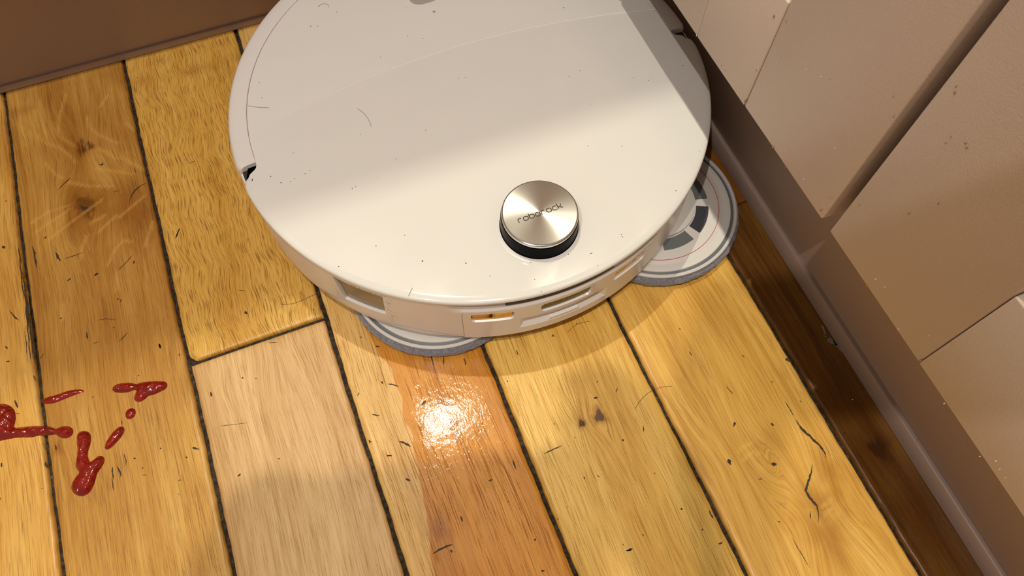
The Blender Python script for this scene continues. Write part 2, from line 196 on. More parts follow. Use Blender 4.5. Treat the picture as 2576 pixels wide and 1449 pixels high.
def wood(name, light, mid, dark, pore, seed, rough=.30, pore_amt=.7, dens_=.5, fleck=.3, patch=.5, psc=(2300, 46), pmod=.42):
    """aged oak: grain follows the UV map (metres, y along the board); attribute 'wear' = dark stain, wet, ray fleck"""
    light, mid, dark = [(c_[0], c_[1], c_[2]*.74) for c_ in (light, mid, dark)]
    m = mat(name, mid, rough)
    uv = N(m, 'ShaderNodeUVMap', uv_map='grain').outputs[0]
    at = N(m, 'ShaderNodeVertexColor', layer_name='wear'); sp = N(m, 'ShaderNodeSeparateColor'); L(m, at.outputs[0], sp.inputs[0])
    o = (seed*3.17, seed*1.31, seed*.7)
    g1 = noise(m, mapping(m, uv, (38, 2.2, 1), o).outputs[0], 1, 4, .6, .4)       # broad figure
    g2 = noise(m, mapping(m, uv, (330, 9, 1), o).outputs[0], 1, 3, .6, .2)        # fine grain lines
    pt = noise(m, mapping(m, uv, (9, 5, 1), o).outputs[0], 1, 3, .55)
    f = math_(m, 'ADD', math_(m, 'MULTIPLY', g1.outputs[0], .62), math_(m, 'MULTIPLY', g2.outputs[0], .38))
    c = ramp(m, f, [(.34, dark), (.47, mid), (.60, light)]).outputs[0]
    pfac = math_(m, 'MULTIPLY', ramp(m, pt.outputs[0], [(.45, (0, 0, 0)), (.72, (1, 1, 1))]).outputs[0], patch)
    c = mixc(m, pfac, c, [a*b for a, b in zip(mid, (.74, .62, .48))])
    # soft fibre streaks, then open pores: thin dark dashes along the grain
    fs = noise(m, mapping(m, uv, (1500, 26, 1), (o[1], o[2], 0)).outputs[0], 1, 3, .65, .1)
    fsr = ramp(m, fs.outputs[0], [(.36, (.66, .55, .40)), (.52, (1, 1, 1)), (.68, (1.0, 1.0, 1.0))]).outputs[0]
    c = mixc(m, .75, c, fsr, 'MULTIPLY')
    p1 = noise(m, mapping(m, uv, (psc[0], psc[1], 1), o).outputs[0], 1, 2, .5, .12)
    p2 = noise(m, mapping(m, uv, (45, 9, 1), (o[1], o[0], 0)).outputs[0], 1, 3, .6)
    pf = math_(m, 'ADD', p1.outputs[0], math_(m, 'MULTIPLY', math_(m, 'SUBTRACT', p2.outputs[0], .5), pmod))
    pr = ramp(m, pf, [(dens_+.085, (0, 0, 0)), (dens_+.21, (1, 1, 1))]).outputs[0]
    c = mixc(m, math_(m, 'MULTIPLY', pr, pore_amt), c, pore)
    # specks of dirt
    vo = N(m, 'ShaderNodeTexVoronoi', feature='F1'); L(m, mapping(m, uv, (95, 60, 1), o).outputs[0], vo.inputs['Vector']); vo.inputs['Scale'].default_value = 1
    sk = ramp(m, vo.outputs['Distance'], [(.035, (1, 1, 1)), (.06, (0, 0, 0))]).outputs[0]
    sel = N(m, 'ShaderNodeSeparateColor'); L(m, vo.outputs['Color'], sel.inputs[0])
    sk = math_(m, 'MULTIPLY', sk, math_(m, 'GREATER_THAN', sel.outputs[0], .72))
    c = mixc(m, math_(m, 'MULTIPLY', sk, .75), c, (.03, .018, .008))
    # stain (r), ray fleck (b), wet (g)
    st = math_(m, 'MULTIPLY', sp.outputs[0], math_(m, 'ADD', .55, math_(m, 'MULTIPLY', g2.outputs[0], .8)), True)
    dk = N(m, 'ShaderNodeMix', data_type='RGBA', blend_type='MULTIPLY'); dk.inputs[0].default_value = 1; L(m, c, dk.inputs[6]); dk.inputs[7].default_value = (.52, .34, .17, 1)
    c = mixc(m, st, c, dk.outputs[2])
    c = mixc(m, ramp(m, st, [(.72, (0, 0, 0)), (.95, (.85, .85, .85))]).outputs[0], c, (.07, .026, .008))
    c = mixc(m, math_(m, 'MULTIPLY', sp.outputs[2], .34), c, [min(1, a*1.15) for a in light])
    wet = ramp(m, math_(m, 'ADD', sp.outputs[1], math_(m, 'MULTIPLY', math_(m, 'SUBTRACT', g2.outputs[0], .5), .25)), [(.42, (0, 0, 0)), (.56, (1, 1, 1))]).outputs[0]
    c = mixc(m, math_(m, 'MULTIPLY', wet, .92), c, (.84, .58, .11), 'MULTIPLY')
    b = bsdf(m); L(m, c, b.inputs['Base Color'])
    sc_ = noise(m, mapping(m, uv, (60, 45, 1), o).outputs[0], 1, 5, .65)
    rr = math_(m, 'ADD', math_(m, 'MULTIPLY', sc_.outputs[0], .22), rough-.06)
    rr = math_(m, 'ADD', rr, math_(m, 'MULTIPLY', wet, .05))
    rr = math_(m, 'ADD', rr, math_(m, 'MULTIPLY', pr, .18), True); L(m, rr, b.inputs['Roughness'])
    b.inputs['Specular IOR Level'].default_value = .45
    fine = noise(m, mapping(m, uv, (1500, 900, 1), o).outputs[0], 1, 2, .6)
    h = math_(m, 'ADD', math_(m, 'MULTIPLY', g2.outputs[0], .35), math_(m, 'MULTIPLY', pr, -.45))
    h = math_(m, 'ADD', h, math_(m, 'MULTIPLY', sc_.outputs[0], .6))
    h = math_(m, 'ADD', h, math_(m, 'MULTIPLY', fine.outputs[0], .10))
    bp = N(m, 'ShaderNodeBump'); bp.inputs['Strength'].default_value = .55; bp.inputs['Distance'].default_value = .0003
    L(m, h, bp.inputs['Height']); L(m, bp.outputs[0], b.inputs['Normal'])
    return m

def paint(name, col, rough=.35, tex=900, amt=.00010, spots=True, blot=.06):
    m = mat(name, col, rough); b = bsdf(m)
    tc = N(m, 'ShaderNodeNewGeometry').outputs['Position']
    n1 = noise(m, tc, 9, 3); n2 = noise(m, tc, tex, 2, .6); n3 = noise(m, tc, 45, 3)
    c = mixc(m, n1.outputs[0], [x*(1-blot) for x in col], [min(1, x*(1+blot)) for x in col])
    if spots:
        vo = N(m, 'ShaderNodeTexVoronoi'); L(m, mapping(m, tc, (1, 1, .8)).outputs[0], vo.inputs['Vector']); vo.inputs['Scale'].default_value = 42
        sel = N(m, 'ShaderNodeSeparateColor'); L(m, vo.outputs['Color'], sel.inputs[0])
        k = math_(m, 'MULTIPLY', ramp(m, vo.outputs['Distance'], [(.02, (1, 1, 1)), (.04, (0, 0, 0))]).outputs[0], math_(m, 'GREATER_THAN', sel.outputs[1], .88))
        c = mixc(m, math_(m, 'MULTIPLY', k, .55), c, (.16, .075, .03))
        vo2 = N(m, 'ShaderNodeTexVoronoi'); L(m, mapping(m, tc, (1, 1, .55), (3, 5, 1)).outputs[0], vo2.inputs['Vector']); vo2.inputs['Scale'].default_value = 17
        sel2 = N(m, 'ShaderNodeSeparateColor'); L(m, vo2.outputs['Color'], sel2.inputs[0])
        k2 = math_(m, 'MULTIPLY', ramp(m, math_(m, 'ADD', vo2.outputs['Distance'], math_(m, 'MULTIPLY', n3.outputs[0], .1)), [(.07, (1, 1, 1)), (.14, (0, 0, 0))]).outputs[0], math_(m, 'GREATER_THAN', sel2.outputs[0], .70))
        c = mixc(m, math_(m, 'MULTIPLY', k2, .22), c, (.30, .19, .08))
    L(m, c, b.inputs['Base Color'])
    bp = N(m, 'ShaderNodeBump'); bp.inputs['Strength'].default_value = 1; bp.inputs['Distance'].default_value = amt
    L(m, math_(m, 'ADD', n2.outputs[0], math_(m, 'MULTIPLY', n3.outputs[0], 1.5)), bp.inputs['Height']); L(m, bp.outputs[0], b.inputs['Normal'])
    return m

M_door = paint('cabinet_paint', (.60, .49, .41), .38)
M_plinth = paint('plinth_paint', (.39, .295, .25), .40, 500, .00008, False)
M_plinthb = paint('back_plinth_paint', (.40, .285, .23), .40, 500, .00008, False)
M_carc_shade = mat('carcass_gap_shade', (.10, .065, .045), .6)  # carcass coloured dark to paint the shade in the door gap
M_top = paint('worktop_stone', (.45, .40, .34), .25, 200, .00003, False)
M_gap = mat('joint_dirt', (.025, .018, .010), .9)
_n = noise(M_gap, N(M_gap, 'ShaderNodeNewGeometry').outputs['Position'], 420, 4)
L(M_gap, ramp(M_gap, _n.outputs[0], [(.4, (.012, .008, .005)), (.68, (.06, .045, .024)), (.78, (.16, .12, .07))]).outputs[0], bsdf(M_gap).inputs['Base Color'])
M_mark = mat('dent_dirt', (.045, .028, .014), .7)
M_wall = mat('wall_paint', (.62, .52, .42), .8)

# ---------------------------------------------------------------- floor: base slab and boards
bm = bmesh.new(); box(bm, (-1.25, -1.0, -.02), (.42, .66, -.0035)); fl = link('floor', bm_mesh(bm, 'floor', False), M_gap); fl['kind'] = 'structure'
blobs = D['blobs']; swirls = D['swirls']; flecks = D['flecks']; wetp = np.array(D['wet'])
def seg_dist(X, Y, P):
    d = np.full(X.shape, 9.)
    for (ax, ay), (bx, by) in zip(P, P[1:]):
        vx, vy = bx-ax, by-ay; t = np.clip(((X-ax)*vx+(Y-ay)*vy)/(vx*vx+vy*vy+1e-12), 0, 1)
        d = np.minimum(d, np.hypot(X-ax-t*vx, Y-ay-t*vy))
    return d
def plank(x0, x1, y0, y1, m, wave=0, label=None, fine=True, wet=False, dz=0, skew=0, marks=True, chip=None):
    e = .0013; x0 += e; x1 -= e
    st = .0020 if fine else .02
    nx = max(4, int((x1-x0)/st)); ny = max(4, int((y1-y0)/st))
    xs = np.concatenate([[x0], [x0+.0004, x0+.0011], np.linspace(x0+.0024, x1-.0024, nx), [x1-.0011, x1-.0004], [x1]])
    ys = np.concatenate([[y0], [y0+.0004, y0+.0011], np.linspace(y0+.0024, y1-.0024, ny), [y1-.0011, y1-.0004], [y1]])
    X, Y = np.meshgrid(xs, ys); X = X.copy(); Y = Y.copy()
    dx = np.minimum(X-x0, x1-X); dy = np.minimum(Y-y0, y1-Y); d = np.minimum(dx, dy)
    Z = np.where(d < .0024, -.0016*(1-np.clip(d/.0024, 0, 1))**2, 0.) + dz + .00012*np.sin(X*60+Y*9+x0*50)
    Z[0] -= .003; Z[-1] -= .003; Z[:, 0] -= .003; Z[:, -1] -= .003
    # ragged edges
    ex = (.0003*np.sin(Y*37+x0*40)+.00018*np.sin(Y*170+x0*90)+.00012*np.sin(Y*530+x1*9))
    X += ex*np.clip(1-np.minimum(X-x0, x1-X)/.006, 0, 1)*np.where(X < (x0+x1)/2, 1, -1)
    if chip:   # rounded worn corner
        for cx, cy, rr in chip:
            k = np.clip(1-np.hypot(X-cx, Y-cy)/rr, 0, 1); Z -= .004*np.clip(k*2.2, 0, 1)
    U = X.copy(); V = Y*1.0+x0*3
    U += skew*(Y-y0)
    if wave: U += wave*(.0011*np.sin(Y*85+X*38)*(.4+.6*np.sin(Y*17+X*30)**2)+.0007*np.sin(Y*190+X*70+1)+.0008*np.sin(Y*41-X*90))
    else: U += .0018*np.sin(Y*14+x0*30)+.0007*np.sin(Y*47+X*20)
    stain = np.zeros(X.shape); ray = np.zeros(X.shape); wt = np.zeros(X.shape)
    for (cx, cy), r, a in swirls:
        if x0-.01 < cx < x1+.01 and y0 < cy < y1:
            dx_, dy_ = (X-cx)/r, (Y-cy)/(r*1.9); q = np.exp(-(dx_**2+dy_**2)*1.2)
            U += a*q*r*.95*np.sign(dx_)*(1-np.exp(-np.abs(dx_)*3)); V += a*q*r*.9*np.sin(dx_*3)
    for (cx, cy), r, a in blobs:
        if x0-.002 < cx < x1+.002 and y0 < cy < y1:
            dx_, dy_ = X-cx, (Y-cy)/1.25; ang = np.arctan2(dy_, dx_)
            rr = r*(1+.22*np.sin(3*ang+cx*90)+.12*np.sin(7*ang+cy*60)); stain = np.maximum(stain, 1.25*a*np.clip(1.25-np.hypot(dx_, dy_)/rr, 0, 1)**1.1)
    if fine and not wet:
        stain = np.maximum(stain, .45*np.exp(-d/.0016)*(.6+.4*np.sin(Y*60+X*40)))
    # grime line where the old rug of polish ends before the back plinth
    g = (Y-.530-.004*np.sin(X*22)); stain = np.maximum(stain, np.where(X < .06, .42*np.exp(-(g/.006)**2)*(.6+.4*np.sin(X*130)), 0))
    for fp in flecks:
        if x0-.01 < fp[0][0] < x1+.01 and y0 < fp[0][1] < y1: ray = np.maximum(ray, np.exp(-(seg_dist(X, Y, fp)/.0011)**2))
    if wet:
        xb = np.interp(Y, wetp[::-1, 1], wetp[::-1, 0]); wt = 1/(1+np.exp(-(X-xb-.0006*np.sin(Y*260))/.0009))
    ny_, nx_ = X.shape
    v = np.stack([X, Y, Z], -1).reshape(-1, 3)
    i = np.arange(ny_*nx_).reshape(ny_, nx_)
    f = np.stack([i[:-1, :-1], i[:-1, 1:], i[1:, 1:], i[1:, :-1]], -1).reshape(-1, 4)
    me = bpy.data.meshes.new('plank'); me.vertices.add(len(v)); me.vertices.foreach_set('co', v.ravel())
    me.loops.add(f.size); me.loops.foreach_set('vertex_index', f.ravel().astype(np.int32)); me.polygons.add(len(f))
    me.polygons.foreach_set('loop_start', np.arange(0, f.size, 4, dtype=np.int32)); me.polygons.foreach_set('loop_total', np.full(len(f), 4, dtype=np.int32))
    me.update(); me.polygons.foreach_set('use_smooth', [True]*len(f))
    uvl = me.uv_layers.new(name='grain'); uvs = np.stack([U, V], -1).reshape(-1, 2)[f.ravel()]; uvl.data.foreach_set('uv', uvs.ravel())
    ca = me.color_attributes.new('wear', 'FLOAT_COLOR', 'POINT')
    cc = np.stack([stain.ravel(), wt.ravel(), ray.ravel(), np.ones(stain.size)], -1); ca.data.foreach_set('color', cc.ravel())
    o = link('plank', me, m, fl)
    if label: o['label'] = label
    # dents, chips and cracks filled with dark dirt, lying in this board
    if marks:
        bmk = bmesh.new(); any_ = False
        for P, hw in D['marks']:
            cx = sum(p[0] for p in P)/len(P); cy = sum(p[1] for p in P)/len(P)
            if x0-.003 < cx < x1+.003 and y0 < cy < y1: add_mark(bmk, P, hw*.00036*.72, dz); any_ = True
        if any_: k = link('dents', bm_mesh(bmk, 'dents', False), M_mark, o); k['kind'] = 'stuff'
        else: bmk.free()
    return o
def add_mark(bm, P, hw, dz):
    pts = []
    for a, b in zip(P, P[1:]):
        n = max(2, int(math.dist(a, b)/.0012))
        pts += [(a[0]+(b[0]-a[0])*k/n, a[1]+(b[1]-a[1])*k/n) for k in range(n)]
    pts.append(P[-1]); n = len(pts); Lf = []; Rt = []
    for i, p in enumerate(pts):
        a = pts[max(0, i-1)]; b = pts[min(n-1, i+1)]; t = Vector((b[0]-a[0], b[1]-a[1])); t = t.normalized() if t.length > 0 else Vector((1, 0))
        e = math.sin(PI*(i+.35)/(n-.3)) if n > 1 else 1
        wd = hw*max(.12, min(1, e*1.25))*random.uniform(.55, 1.15); j = random.uniform(-.3, .3)*hw
        c = (p[0]-t.y*j, p[1]+t.x*j)
        Lf.append(bm.verts.new((c[0]-t.y*wd, c[1]+t.x*wd, dz+.00022))); Rt.append(bm.verts.new((c[0]+t.y*wd, c[1]-t.x*wd, dz+.00022)))
    for i in range(n-1): bm.faces.new((Lf[i], Rt[i], Rt[i+1], Lf[i+1]))

W1 = wood('oak_board_amber', (.86, .55, .20), (.74, .42, .125), (.52, .25, .055), (.26, .10, .02), 1, dens_=.52, patch=.3)
W2 = wood('oak_board_knotty', (.74, .46, .165), (.60, .33, .090), (.42, .195, .042), (.24, .095, .022), 2, dens_=.50, patch=.85)
W3 = wood('oak_board_wavy', (.82, .52, .17), (.72, .42, .11), (.60, .31, .065), (.19, .075, .012), 3, dens_=.445, pore_amt=.72, patch=.25, psc=(1650, 70), pmod=.16)
W4 = wood('oak_board_worn', (.80, .565, .36), (.70, .455, .27), (.56, .335, .165), (.40, .20, .06), 4, dens_=.52, patch=.2, rough=.36)
W5 = wood('oak_board_wet', (.84, .56, .26), (.76, .47, .19), (.62, .345, .115), (.30, .10, .018), 5, dens_=.48, pore_amt=.8, patch=.2, rough=.34)
W6 = wood('oak_board_yellow', (.90, .60, .21), (.80, .485, .135), (.66, .36, .075), (.36, .17, .03), 6, dens_=.485, patch=.15, rough=.33)
W7 = wood('oak_board_golden', (.88, .56, .19), (.76, .44, .12), (.56, .29, .06), (.34, .15, .03), 7, dens_=.53, patch=.3)
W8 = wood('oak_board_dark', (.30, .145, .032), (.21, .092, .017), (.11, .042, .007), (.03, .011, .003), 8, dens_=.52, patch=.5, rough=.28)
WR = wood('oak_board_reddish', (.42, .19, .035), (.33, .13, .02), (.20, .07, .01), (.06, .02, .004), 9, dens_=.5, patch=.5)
ms = [W4, W7, W1, W2, W6]
xs_ = [-.944, -.844, -.744, -.644, -.544, -.444, -.344]
for i in range(6): plank(xs_[i], xs_[i+1], -.9, .62, ms[i % 5], fine=False, marks=False)
plank(-.344, -.244, -.35, .62, W1, dz=.0003)
plank(-.244, -.1435, -.35, .62, W2, label='knotty oak board with pale ray flecks and dark stains')
plank(-.1435, -.0430, .2548, .62, W3, wave=1, dz=.0002, label='short oak board with wavy dark grain', chip=[(-.1425, .2550, .007)])
plank(-.1435, -.0430, -.35, .2522, W4, dz=-.0001, label='pale worn oak board below the cross joint')
plank(-.0430, .0570, -.35, .62, W5, wet=True, label='oak board darkened orange along its wet side')
plank(.0570, .1580, -.35, .62, W6, dz=.0002, label='bright yellow oak board')
plank(.1580, .2605, -.35, .62, W7, label='golden oak board with a large cracked knot')
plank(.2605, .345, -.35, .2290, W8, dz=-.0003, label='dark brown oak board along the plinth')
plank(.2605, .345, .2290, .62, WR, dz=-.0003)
xa = [-.344, -.244, -.1435, -.043, .057, .158, .2605, .345]
for i in range(7): plank(xa[i], xa[i+1], -.9, -.351, ms[(i+2) % 5], fine=False, marks=False)

# thin film of water on the mopped strip
M_water = bpy.data.materials.new('water_film'); M_water.use_nodes = True; nt = M_water.node_tree; nt.nodes.clear()
out = nt.nodes.new('ShaderNodeOutputMaterial'); mx = nt.nodes.new('ShaderNodeMixShader'); tr = nt.nodes.new('ShaderNodeBsdfTransparent'); gl = nt.nodes.new('ShaderNodeBsdfGlossy'); fr = nt.nodes.new('ShaderNodeFresnel')
fr.inputs[0].default_value = 1.33; gl.inputs['Roughness'].default_value = .05
L(M_water, fr.outputs[0], mx.inputs[0]); L(M_water, tr.outputs[0], mx.inputs[1]); L(M_water, gl.outputs[0], mx.inputs[2]); L(M_water, mx.outputs[0], out.inputs[0])
pos = N(M_water, 'ShaderNodeNewGeometry').outputs['Position']
na = noise(M_water, mapping(M_water, pos, (560, 280, 1)).outputs[0], 1, 3, .6, .6); nb = noise(M_water, mapping(M_water, pos, (150, 70, 1)).outputs[0], 1, 2, .5); nc = noise(M_water, mapping(M_water, pos, (1500, 900, 1)).outputs[0], 1, 2, .6)
bp = N(M_water, 'ShaderNodeBump'); bp.inputs['Strength'].default_value = 1; bp.inputs['Distance'].default_value = .00006
L(M_water, math_(M_water, 'ADD', math_(M_water, 'ADD', na.outputs[0], math_(M_water, 'MULTIPLY', nb.outputs[0], 2.)), math_(M_water, 'MULTIPLY', nc.outputs[0], .22)), bp.inputs['Height'])
L(M_water, bp.outputs[0], gl.inputs['Normal'])
ys = np.linspace(-.12, .262, 180); v = []; f = []; nxw = 18
for j, y in enumerate(ys):
    xb = float(np.interp(y, wetp[::-1, 1], wetp[::-1, 0]))+.0007*math.sin(y*260); xe = .0545
    for i in range(nxw+1):
        t = i/nxw; v.append((xb+(xe-xb)*t, y, .0002+.00035*min(1, min(t, 1-t)*10)))
for j in range(len(ys)-1):
    for i in range(nxw): a = j*(nxw+1)+i; f.append((a, a+1, a+nxw+2, a+nxw+1))
wf = link('water_film', mesh('water_film', v, f), M_water)
tag(wf, 'glossy wet streak left on the orange board in front of the robot', 'water')

# ---------------------------------------------------------------- right-hand cabinets
PX = .3008
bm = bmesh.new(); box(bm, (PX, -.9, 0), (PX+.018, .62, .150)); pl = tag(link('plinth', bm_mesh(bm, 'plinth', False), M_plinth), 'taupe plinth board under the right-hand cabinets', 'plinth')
bm = bmesh.new()
prof = [(PX+.0005, .0004), (PX-.0036, .0004), (PX-.0038, .003), (PX-.0038, .0158), (PX-.0034, .0164), (PX-.0026, .0167), (PX+.0005, .0168)]
A = [bm.verts.new((x, -.9, z)) for x, z in prof]; Bv = [bm.verts.new((x, .5588, z)) for x, z in prof]
for i in range(len(prof)-1): bm.faces.new((A[i], A[i+1], Bv[i+1], Bv[i]))
bm.faces.new(A); bm.faces.new(Bv)
link('bead_strip', bm_mesh(bm, 'bead', True, 50), M_plinth, pl)
DX, DZ = .240, .1500
def shaker_door(y0, y1, label, stile=.0855, rail=.0780, top=.86, joint_dirt=True):
    r = empty('cabinet_door', (DX, y0, DZ))
    tag(r, label, 'cabinet door', 'painted shaker cabinet doors')
    X0, X1 = 0, .021; Hh = top-DZ; wd = y1-y0; g = .00035
    def piece(nm, ya, yb, za, zb, bev):
        bm = bmesh.new(); box(bm, (X0, ya, za), (X1, yb, zb), bev); return link(nm, bm_mesh(bm, nm), M_door, r)
    piece('stile', 0, stile-g, 0, Hh, .0014); piece('stile', wd-stile+g, wd, 0, Hh, .0014)
    piece('rail', stile, wd-stile, 0, rail, .0009); piece('rail', stile, wd-stile, Hh-rail, Hh, .0009)
    bm = bmesh.new(); box(bm, (X0+.009, stile-.004, rail-.004), (X1-.003, wd-stile+.004, Hh-rail+.004)); link('panel', bm_mesh(bm, 'panel', False), M_door, r)
    return r
shaker_door(.1335, .3650, 'taupe shaker door whose lower rail meets the stile above the robot', stile=.0860)
d1 = shaker_door(-.345, .1257, 'taupe shaker door at the right edge, nearest the camera', stile=.0825)
shaker_door(.3680, .5600, 'taupe shaker door in the far corner behind the robot', stile=.0700)
# knobs are above the frame; carcass behind the doors and worktop over them
bm = bmesh.new(); box(bm, (DX+.0225, -.9, DZ+.0005), (.80, .1290, .868)); tag(link('base_cabinet', bm_mesh(bm, 'cab', False), M_carc_shade), 'cabinet box, darkened for gap shade, behind the nearest door', 'cabinet', 'base cabinet boxes')
bm = bmesh.new(); box(bm, (DX+.0225, .1300, DZ+.0005), (.80, 1.10, .868)); tag(link('base_cabinet', bm_mesh(bm, 'cab', False), M_carc_shade), 'cabinet box, darkened for gap shade, behind the doors over the robot', 'cabinet', 'base cabinet boxes')
bm = bmesh.new(); box(bm, (.222, -.9, .870), (.82, .4690, .905), .002); tag(link('worktop', bm_mesh(bm, 'wt'), M_top), 'stone worktop over the right-hand cabinets', 'worktop')
# back run
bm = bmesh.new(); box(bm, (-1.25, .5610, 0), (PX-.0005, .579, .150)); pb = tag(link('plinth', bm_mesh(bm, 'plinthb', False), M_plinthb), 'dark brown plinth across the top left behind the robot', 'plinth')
bm = bmesh.new(); box(bm, (-1.25, .5588, .0004), (PX-.006, .5615, .0070), .0008); link('bead_strip', bm_mesh(bm, 'beadb'), M_plinthb, pb)
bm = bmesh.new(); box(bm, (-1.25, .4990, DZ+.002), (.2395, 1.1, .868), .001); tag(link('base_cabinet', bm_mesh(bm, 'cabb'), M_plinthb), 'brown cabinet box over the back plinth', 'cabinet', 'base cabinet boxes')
bm = bmesh.new(); box(bm, (-1.25, .4705, .870), (.82, 1.12, .905), .002); tag(link('worktop', bm_mesh(bm, 'wt2'), M_top), 'stone worktop over the back cabinets', 'worktop')

# paint chips and food splashes on the doors: small real flakes
M_flake = mat('pale_flake', (.80, .70, .55), .4); M_splash = mat('brown_splash', (.30, .18, .09), .45)
def flake_set(name, pts, m, lab, cat):
    bm = bmesh.new()
    for (y, z, ry, rz_) in pts:
        c = bmesh.ops.create_icosphere(bm, subdivisions=2, radius=1)
        for v_ in c['verts']:
            q = v_.co; k = 1+.3*math.sin(q.y*5+y*900)+.2*math.sin(q.z*7+z*700); v_.co = Vector((DX-.0001+q.x*.0003, y+q.y*ry*k*.9, z+q.z*rz_*k*.9))
    o = link(name, bm_mesh(bm, name), m); tag(o, lab, cat, kind='stuff'); return o
flake_set('food_splashes', [(0.2249, 0.2147, 0.00082, 0.00112), (0.2159, 0.2192, 0.00046, 0.00055), (0.2214, 0.1784, 0.00054, 0.00036), (0.2089, 0.2006, 0.00026, 0.00028), (0.2491, 0.1543, 0.00029, 0.00032), (0.2445, 0.155, 0.00029, 0.00047), (0.1348, 0.2363, 0.00045, 0.00049), (0.1407, 0.2432, 0.00034, 0.00049), (0.1746, 0.219, 0.00024, 0.00034), (0.1375, 0.1667, 0.00041, 0.00045), (0.137, 0.1551, 0.00052, 0.001), (0.1212, 0.1829, 0.00034, 0.00064), (0.1019, 0.2572, 0.00063, 0.00069), (0.1193, 0.2686, 0.00063, 0.0008), (0.1205, 0.2708, 0.00021, 0.00068), (0.1002, 0.2562, 0.00063, 0.00069), (0.0927, 0.2257, 0.0004, 0.00073), (0.0993, 0.2076, 0.00023, 0.00101), (0.1083, 0.2536, 0.00032, 0.00035), (0.0894, 0.1502, 0.00041, 0.00084), (0.171, 0.1508, 0.00054, 0.00094), (0.0435, 0.1524, 0.001, 0.00093), (0.2196, 0.1538, 0.00062, 0.00184), (0.1858, 0.1511, 0.00082, 0.00119), (0.0658, 0.1457, 0.00026, 0.00056), (0.0475, 0.0776, 0.00029, 0.00031), (0.091, 0.1991, 0.00028, 0.00036), (0.1082, 0.2495, 0.00054, 0.00035)], M_splash, 'scattered dried brown splashes on the taupe cabinet doors', 'stain')
flake_set('crumbs', [(0.1509, 0.1929, 0.00025, 0.00065), (0.1803, 0.2153, 0.0002, 0.00037), (0.1904, 0.21, 0.00022, 0.00038), (0.1768, 0.1585, 0.00027, 0.00076), (0.1568, 0.1576, 0.00026, 0.00058), (0.0825, 0.1624, 0.00025, 0.00041), (0.0622, 0.152, 0.0003, 0.00083), (0.0508, 0.1686, 0.00024, 0.00053), (0.0887, 0.16, 0.00025, 0.00027), (-0.0069, 0.1487, 0.00035, 0.00071), (-0.0113, 0.1567, 0.00045, 0.00076), (-0.015, 0.1555, 0.00025, 0.00081), (-0.0193, 0.1557, 0.0002, 0.00038), (0.2794, 0.1511, 0.00042, 0.00105), (0.0912, 0.199, 0.00023, 0.00031), (0.0211, 0.1488, 0.0004, 0.0011)], M_flake, 'tiny pale crumbs stuck to the taupe cabinet doors', 'crumb')

# ---------------------------------------------------------------- robot vacuum
C0 = (.1116, .3534, 0)
rb = empty('robot_vacuum', C0)
tag(rb, 'white round robot vacuum mopping beside the cabinets', 'robot vacuum')
def plastic(name, col, rough, coat=.0, dust=False):
    m = mat(name, col, rough, coat=coat, coat_rough=.03); b = bsdf(m)
    p = N(m, 'ShaderNodeNewGeometry').outputs['Position']; n = noise(m, p, 60, 4, .6)
    rr = math_(m, 'ADD', math_(m, 'MULTIPLY', n.outputs[0], .10), rough-.05); L(m, rr, b.inputs['Roughness'])
    if dust:
        vo = N(m, 'ShaderNodeTexVoronoi'); L(m, p, vo.inputs['Vector']); vo.inputs['Scale'].default_value = 75
        se = N(m, 'ShaderNodeSeparateColor'); L(m, vo.outputs['Color'], se.inputs[0])
        k = math_(m, 'MULTIPLY', ramp(m, vo.outputs['Distance'], [(.018, (1, 1, 1)), (.034, (0, 0, 0))]).outputs[0], math_(m, 'GREATER_THAN', se.outputs[0], .80))
        sm = noise(m, mapping(m, p, (14, 40, 1), (0, 0, 0), (0, 0, .5)).outputs[0], 1, 4, .6)
        c = mixc(m, math_(m, 'MULTIPLY', ramp(m, sm.outputs[0], [(.5, (0, 0, 0)), (.8, (1, 1, 1))]).outputs[0], .10), col, [x*.8 for x in col])
        c = mixc(m, math_(m, 'MULTIPLY', k, .75), c, (.08, .06, .045)); L(m, c, b.inputs['Base Color'])
    return m
M_white = plastic('white_gloss_plastic', (.785, .79, .76), .12, .35, True)
M_white2 = plastic('white_satin_plastic', (.78, .77, .755), .22)
M_grey = plastic('grey_plastic', (.42, .39, .37), .35)
M_black = mat('black_gloss', (.003, .003, .005), .25, spec=.02)
M_slit_shade = mat('slit_shade_grey', (.13, .12, .115), .5)  # grey stands in for the shade under the lid
M_cwin = mat('olive_reflection_window', (.13, .11, .06), .06, metal=.9)  # olive of the reflection put into the mirror colour
M_hole_shade = mat('opening_shade', (.035, .028, .022), .35)  # dark colour stands in for the shade inside the notch holes
M_ir_refl = mat('amber_reflection_window', (.60, .40, .13), .04, metal=.95)  # amber of the reflected floor put into the mirror colour
M_olive = plastic('olive_grey_window', (.235, .195, .125), .22)
M_silver = mat('polished_metal_ring', (.75, .73, .70), .16, metal=1)

